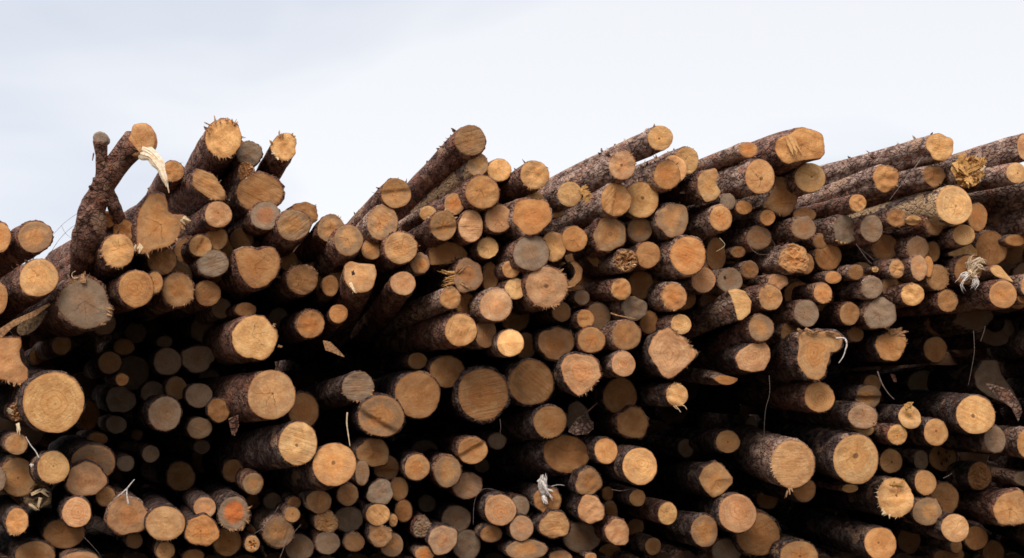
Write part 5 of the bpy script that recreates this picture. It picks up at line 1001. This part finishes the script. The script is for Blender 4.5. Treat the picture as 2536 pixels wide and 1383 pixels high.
for j in range(24):
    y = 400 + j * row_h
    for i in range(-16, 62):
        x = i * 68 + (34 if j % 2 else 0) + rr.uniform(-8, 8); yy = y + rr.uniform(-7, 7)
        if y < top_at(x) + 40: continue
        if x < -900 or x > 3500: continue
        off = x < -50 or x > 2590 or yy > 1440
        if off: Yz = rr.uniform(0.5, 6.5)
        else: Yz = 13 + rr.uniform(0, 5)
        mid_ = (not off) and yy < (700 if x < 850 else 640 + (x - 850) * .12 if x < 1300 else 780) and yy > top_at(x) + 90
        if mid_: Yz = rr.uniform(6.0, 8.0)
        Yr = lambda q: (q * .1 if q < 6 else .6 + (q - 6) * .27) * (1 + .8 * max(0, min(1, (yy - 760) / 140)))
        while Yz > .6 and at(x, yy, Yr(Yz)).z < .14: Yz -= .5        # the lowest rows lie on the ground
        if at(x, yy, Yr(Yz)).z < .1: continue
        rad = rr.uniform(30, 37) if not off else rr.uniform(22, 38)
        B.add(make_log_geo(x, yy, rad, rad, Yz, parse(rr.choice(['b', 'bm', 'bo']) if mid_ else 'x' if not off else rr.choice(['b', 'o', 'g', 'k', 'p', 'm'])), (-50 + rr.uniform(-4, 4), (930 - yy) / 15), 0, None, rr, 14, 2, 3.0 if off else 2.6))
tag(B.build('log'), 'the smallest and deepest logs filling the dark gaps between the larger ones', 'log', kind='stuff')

def catmull(P, k=6):
    out = []
    for i in range(len(P) - 1):
        p0 = P[max(i - 1, 0)]; p1 = P[i]; p2 = P[i + 1]; p3 = P[min(i + 2, len(P) - 1)]
        for q in range(k):
            t = q / k; out.append(.5 * ((2 * p1) + (p2 - p0) * t + (2 * p0 - 5 * p1 + 4 * p2 - p3) * t * t + (3 * p1 - p0 - 3 * p2 + p3) * t ** 3))
    return out + [P[-1]]

# ---------------------------------------------------------------- the forked log standing at the left crest
def forked():
    Y = .1; o0 = at(250, 560, Y); root = empty('forked_log', o0)
    tag(root, 'forked reddish log on the left crest, one prong thin and one thick', 'log', 'logs stacked in the pile')
    L_ = lambda x, y, dy=0.0: at(x, y, Y + dy) - o0
    def dense(P, R_):
        out, ro = [], []
        for i in range(len(P) - 1):
            for k in range(5):
                t = k / 5; p0 = P[max(i - 1, 0)]; p1 = P[i]; p2 = P[i + 1]; p3 = P[min(i + 2, len(P) - 1)]
                out.append(.5 * ((2 * p1) + (p2 - p0) * t + (2 * p0 - 5 * p1 + 4 * p2 - p3) * t * t + (3 * p1 - p0 - 3 * p2 + p3) * t ** 3)); ro.append(R_[i] + (R_[i + 1] - R_[i]) * t)
        return out + [P[-1]], ro + [R_[-1]]
    s = mpp(Y); m = MB()
    p, r_ = dense([L_(200, 720, 1.2), L_(207, 660, .6), L_(212, 610, .25), L_(224, 560, .1), L_(232, 515, .07), L_(250, 470, .05), L_(255, 445, .03)], [30 * s, 34 * s, 38 * s, 37 * s, 33 * s, 28 * s, 24 * s])
    m.tube(p, r_, 28, .16)
    p, r_ = dense([L_(250, 475, .05), L_(255, 430, .0), L_(251, 385, -.05), L_(247, 348, -.09)], [23 * s, 18 * s, 15 * s, 18 * s]); m.tube(p, r_, 22, .12)
    p, r_ = dense([L_(248, 480, .06), L_(270, 440, .03), L_(300, 395, -.02), L_(338, 352, -.10)], [25 * s, 28 * s, 31 * s, 36 * s]); m.tube(p, r_, 28, .12)
    p, r_ = dense([L_(262, 450, .06), L_(272, 482, .07), L_(284, 515, .12), L_(300, 560, .3)], [18 * s, 15 * s, 17 * s, 18 * s]); m.tube(p, r_, 18, .12)
    m.build('bark', BARKR, root)
    rq = random.Random(4)
    for (x, y, ex, ey, r0) in ((232, 470, 222, 462, 5), (262, 395, 274, 386, 4), (210, 545, 192, 540, 6), (232, 380, 229, 398, 1.5), (255, 500, 268, 497, 5)):
        q = MB(); a = L_(x, y, 0); e = L_(ex, ey, -.06); q.tube([a, a.lerp(e, .5), e], [r0 * s * 1.6, r0 * s * 1.1, r0 * s * .7], 8, .4); q.build('branch_stub', BARKR, root)
    def face(poly, c, tint, sd, dy, H=0, mat=WOOD):
        rn = random.Random(sd); cx, cy = c
        pl = [((x - cx) * s, -(y - cy) * s) for x, y in poly]
        O = outline(20 * s, 20 * s, 0, pl, {'f': 1}, rn, 40); v, f, uv = [Vector((0, 0, 0))], [], [(0.1, 0)]
        for j in range(1, 6):
            for i, (x, z) in enumerate(O):
                t = j / 5; v.append(Vector((x * t, (.012 if j == 5 else 0) + .1 * z * t + .004 * noise.noise(Vector((x * 30 * t, z * 30 * t, sd))), z * t))); uv.append((math.cos(i / 40 * 6.283) * t, math.sin(i / 40 * 6.283) * t))
        for i in range(40): f.append((0, 1 + i, 1 + (i + 1) % 40))
        for j in range(4):
            for i in range(40):
                a = 1 + j * 40 + i; b = 1 + j * 40 + (i + 1) % 40; f.append((a, a + 40, b + 40, b))
        # a rim running back so that the cut end has body
        b0 = len(v)
        for i, (x, z) in enumerate(O): v.append(Vector((x * .93, .12, z * .93))); uv.append((1, 0))
        for i in range(40):
            a = 1 + 4 * 40 + i; b = 1 + 4 * 40 + (i + 1) % 40; f.append((a, b0 + i, b0 + (i + 1) % 40, b))
        return link('cut_face', v, f, mat, root, L_(cx, cy, dy), attrs={'tint': tint, 'feat': (.2, H, .5, 1), 'seed': (.4, 1.0, 0, 1), 'rnd': (.3, .5, .2, 1)}, uv=uv)
    face([(229, 340), (232, 330), (245, 324), (258, 328), (266, 341), (265, 352), (257, 358), (240, 360), (231, 352)], (247, 342), (.34, .27, .22, 1), 5, -.13, .6)
    face([(328, 307), (345, 303), (362, 304), (372, 313), (382, 325), (385, 350), (382, 368), (375, 376), (350, 380), (340, 390), (325, 386), (308, 372), (304, 360), (314, 345), (322, 335), (324, 320)], (348, 345), (.62, .33, .14, 1), 6, -.16)
    rn = random.Random(9)
    # one broad torn flake, thick and grained, still hanging from the sawn prong
    P = catmull([L_(x, y, -.17 - .02 * i) for i, (x, y) in enumerate([(350, 374), (374, 386), (391, 408), (402, 432), (413, 466)])], 6); n = len(P); v = []; f = []; W_ = 12
    for i, p in enumerate(P):
        t = i / (n - 1); tg = (P[min(i + 1, n - 1)] - P[max(i - 1, 0)]).normalized(); sd = Vector((-tg.z, 0, tg.x)); hw = (.056 * (1 - t ** 1.6) + .006) * (1 + .12 * math.sin(t * 17))
        for side in (0, 1):
            for k in range(W_ + 1):
                q = k / W_ * 2 - 1; rg = .010 * noise.noise(Vector((q * 6, t * 2.2, 3.3)))
                v.append(p + sd * hw * q + Vector((0, rg + (.016 if side else 0) + .02 * q * q, 0)) + tg * .03 * noise.noise(Vector((q * 4, 1.7, t))) * (1 + 2.5 * t))
    S_ = 2 * (W_ + 1)
    for i in range(n - 1):
        for k in range(W_):
            if i > n * (.62 + .38 * abs(math.sin(k * 2.1 + .6))) : continue          # ragged lower end: some strips are shorter
            a = i * S_ + k; bq = a + W_ + 1
            f += [(a, a + 1, a + 1 + S_, a + S_), (bq + 1, bq, bq + S_, bq + 1 + S_), (a, a + S_, bq + S_, bq), (a + 1, bq + 1, bq + 1 + S_, a + 1 + S_)]
    link('torn_splinter', v, f, PALEW, root, smooth=False)
forked()

# ---------------------------------------------------------------- loose bits lying on and hanging from the pile
def twig(pts, rad, Y, mat, label, name='twig', side=None):
    P = [at(x, y, Y + (pt[0] if pt else 0)) for x, y, *pt in pts]; o = P[0].copy(); P = catmull([p - o for p in P]); n = len(P)
    rad *= .6; m = MB(); m.tube(P, [rad * (1 - .55 * i / n) for i in range(n)], 6, .25)
    if side:
        for pts2 in side:
            Q = catmull([at(x, y, Y) - o for x, y in pts2]); m.tube(Q, rad * .6, 5, .2)
    tag(m.build(name, mat, None, o), label, name.replace('_', ' '))
twig([(122, 632), (150, 590), (190, 555), (250, 530)], .0035, .02, BLACKW, 'thin dark twig bridging the sky gap left of the forked log, lower strand', side=[[(128, 585), (160, 552), (190, 530)], [(152, 558), (162, 578), (184, 596)]])
twig([(2283, 392), (2262, 420), (2238, 450), (2203, 496)], .0075, -.05, TWIG, 'long bare grey twig leaning on the upper right logs', side=[[(2272, 408), (2287, 389)]])
twig([(860, 1022), (859, 1050), (863, 1080), (867, 1106)], .011, -.05, PALEF, 'pale upright splinter stick above the amber disc')
twig([(1905, 930), (1906, 975), (1897, 1010), (1893, 1050), (1893, 1086)], .0035, .1, TWIG, 'thin hanging root strand above the fat pale oval log', 'hanging_strand', side=[[(1874, 1073), (1886, 1080), (1893, 1090)]])
twig([(2411, 820), (2413, 870), (2405, 920), (2398, 955)], .004, .25, TWIG, 'thin strand hanging in the dark gap left of the grey slab log', 'hanging_strand')
twig([(2440, 808), (2436, 825), (2428, 846)], .005, .25, TWIG, 'short strand hanging beside the grey crescent log', 'hanging_strand')
twig([(2173, 920), (2184, 950), (2200, 975), (2215, 990)], .011, .3, TWIG, 'bent brown root below the shaggy ringed log', 'root')
twig([(1873, 715), (1866, 712), (1853, 725), (1845, 728)], .0035, .1, TWIG, 'tiny pale curled twig right of the moulded stump hole', 'curled_twig')
twig([(693, 1383), (712, 1340), (745, 1300)], .006, .1, TWIG, 'slim twig rising slantwise from the bottom edge', side=[[(630, 1322), (660, 1300), (690, 1255)]])
twig([(205, 1328), (222, 1345), (240, 1365), (252, 1383)], .003, .05, TWIG, 'hair thin strand by the lower left bottom edge', 'hanging_strand')
twig([(1172, 1300), (1176, 1240), (1200, 1211), (1252, 1222)], .003, .05, TWIG, 'hair thin arching strand left of the eye-ringed log', 'hanging_strand')
twig([(1238, 1038), (1240, 1058), (1238, 1076)], .003, .2, TWIG, 'short thin strand hanging below the giant brown disc', 'hanging_strand')
twig([(1782, 590), (1795, 608), (1773, 624)], .004, .1, PALEF, 'tiny pale forked twig under the tan log end')
twig([(1855, 593), (1860, 615), (1880, 630), (1910, 628), (1919, 610), (1912, 595)], .0035, .15, TWIG, 'thin pale looped root around a dim log end', 'curled_twig')
twig([(1512, 776), (1530, 782), (1560, 788), (1574, 790)], .011, .15, FIBRE, 'slim brown stick under the grey log end', 'stick')
twig([(2120, 604), (2145, 640), (2160, 655)], .006, .3, TWIG, 'dim twig crossing the gap above the small right hand logs', side=[[(2125, 612), (2150, 632), (2165, 645)]])
twig([(2336, 1185), (2350, 1178), (2358, 1172)], .005, .2, TWIG, 'small pale twig tip left of the torn log at lower right')
twig([(1515, 1213), (1540, 1216), (1565, 1210)], .005, .15, TWIG, 'thin level twig left of the small log under the lone bright disc')
def slab(poly, Y, th, mat, name, label, slope=0.0):
    c = (sum(p[0] for p in poly) / len(poly), sum(p[1] for p in poly) / len(poly)); o = at(c[0], c[1], Y); n = len(poly); rn = random.Random(len(label))
    v = [at(x, y, Y + slope * (x - c[0]) * .003) - o for x, y in poly]; v = v + [p + Vector((0, th, .01)) for p in v]
    f = [tuple(range(n)), tuple(reversed(range(n, 2 * n)))] + [(i, i + n, (i + 1) % n + n, (i + 1) % n) for i in range(n)]
    tag(link(name, v, f, mat, None, o, False), label, name.replace('_', ' '))
slab([(-10, 820), (30, 795), (75, 775), (118, 752), (121, 758), (90, 782), (60, 795), (30, 812), (5, 836), (-10, 838)], .15, .05, FIBRE, 'broken_slab', 'long thin broken slab at the left edge under the cracked pinkish log', .5)
slab([(45, 800), (75, 782), (92, 772), (108, 770), (114, 776), (102, 800), (86, 818), (70, 828), (50, 832), (42, 822)], .28, .06, ROT, 'bark_chunk', 'ragged dark bark chunk below the thin broken slab at left')
slab([(800, 846), (818, 850), (836, 868), (852, 885), (838, 880), (820, 872), (806, 868)], .5, .03, FIBRE, 'bark_chunk', 'small torn bark chunk in the dark hollow left of centre')
slab([(2205, 928), (2218, 932), (2222, 946), (2214, 948)], .5, .02, BARKR, 'bark_chunk', 'tiny reddish bark chunk in the dark gap at right')
slab([(566, 1040), (590, 1030), (592, 1055), (582, 1080), (574, 1078), (570, 1060)], .5, .02, BARKR, 'bark_chunk', 'hanging red bark strip lower left of the pinkish giant log')
slab([(1480, 1000), (1440, 1035), (1470, 1048), (1470, 1062), (1455, 1076), (1425, 1078), (1408, 1070), (1430, 1040)], .55, .05, BARK, 'bark_chunk', 'curled grey bark chunk in the gap below the pointed log')
slab([(2440, 950), (2500, 965), (2526, 1000), (2532, 1020), (2522, 1044), (2505, 1010), (2470, 985)], .62, .04, BARK, 'bark_chunk', 'hanging dark bark sheet at the right edge below the grey slab log')

# ---------------------------------------------------------------- ground
gv = [(-400, -300, 0), (400, -300, 0), (400, 500, 0), (-400, 500, 0)]
tag(link('ground', gv, [(0, 1, 2, 3)], GROUND), None, None, kind='structure')
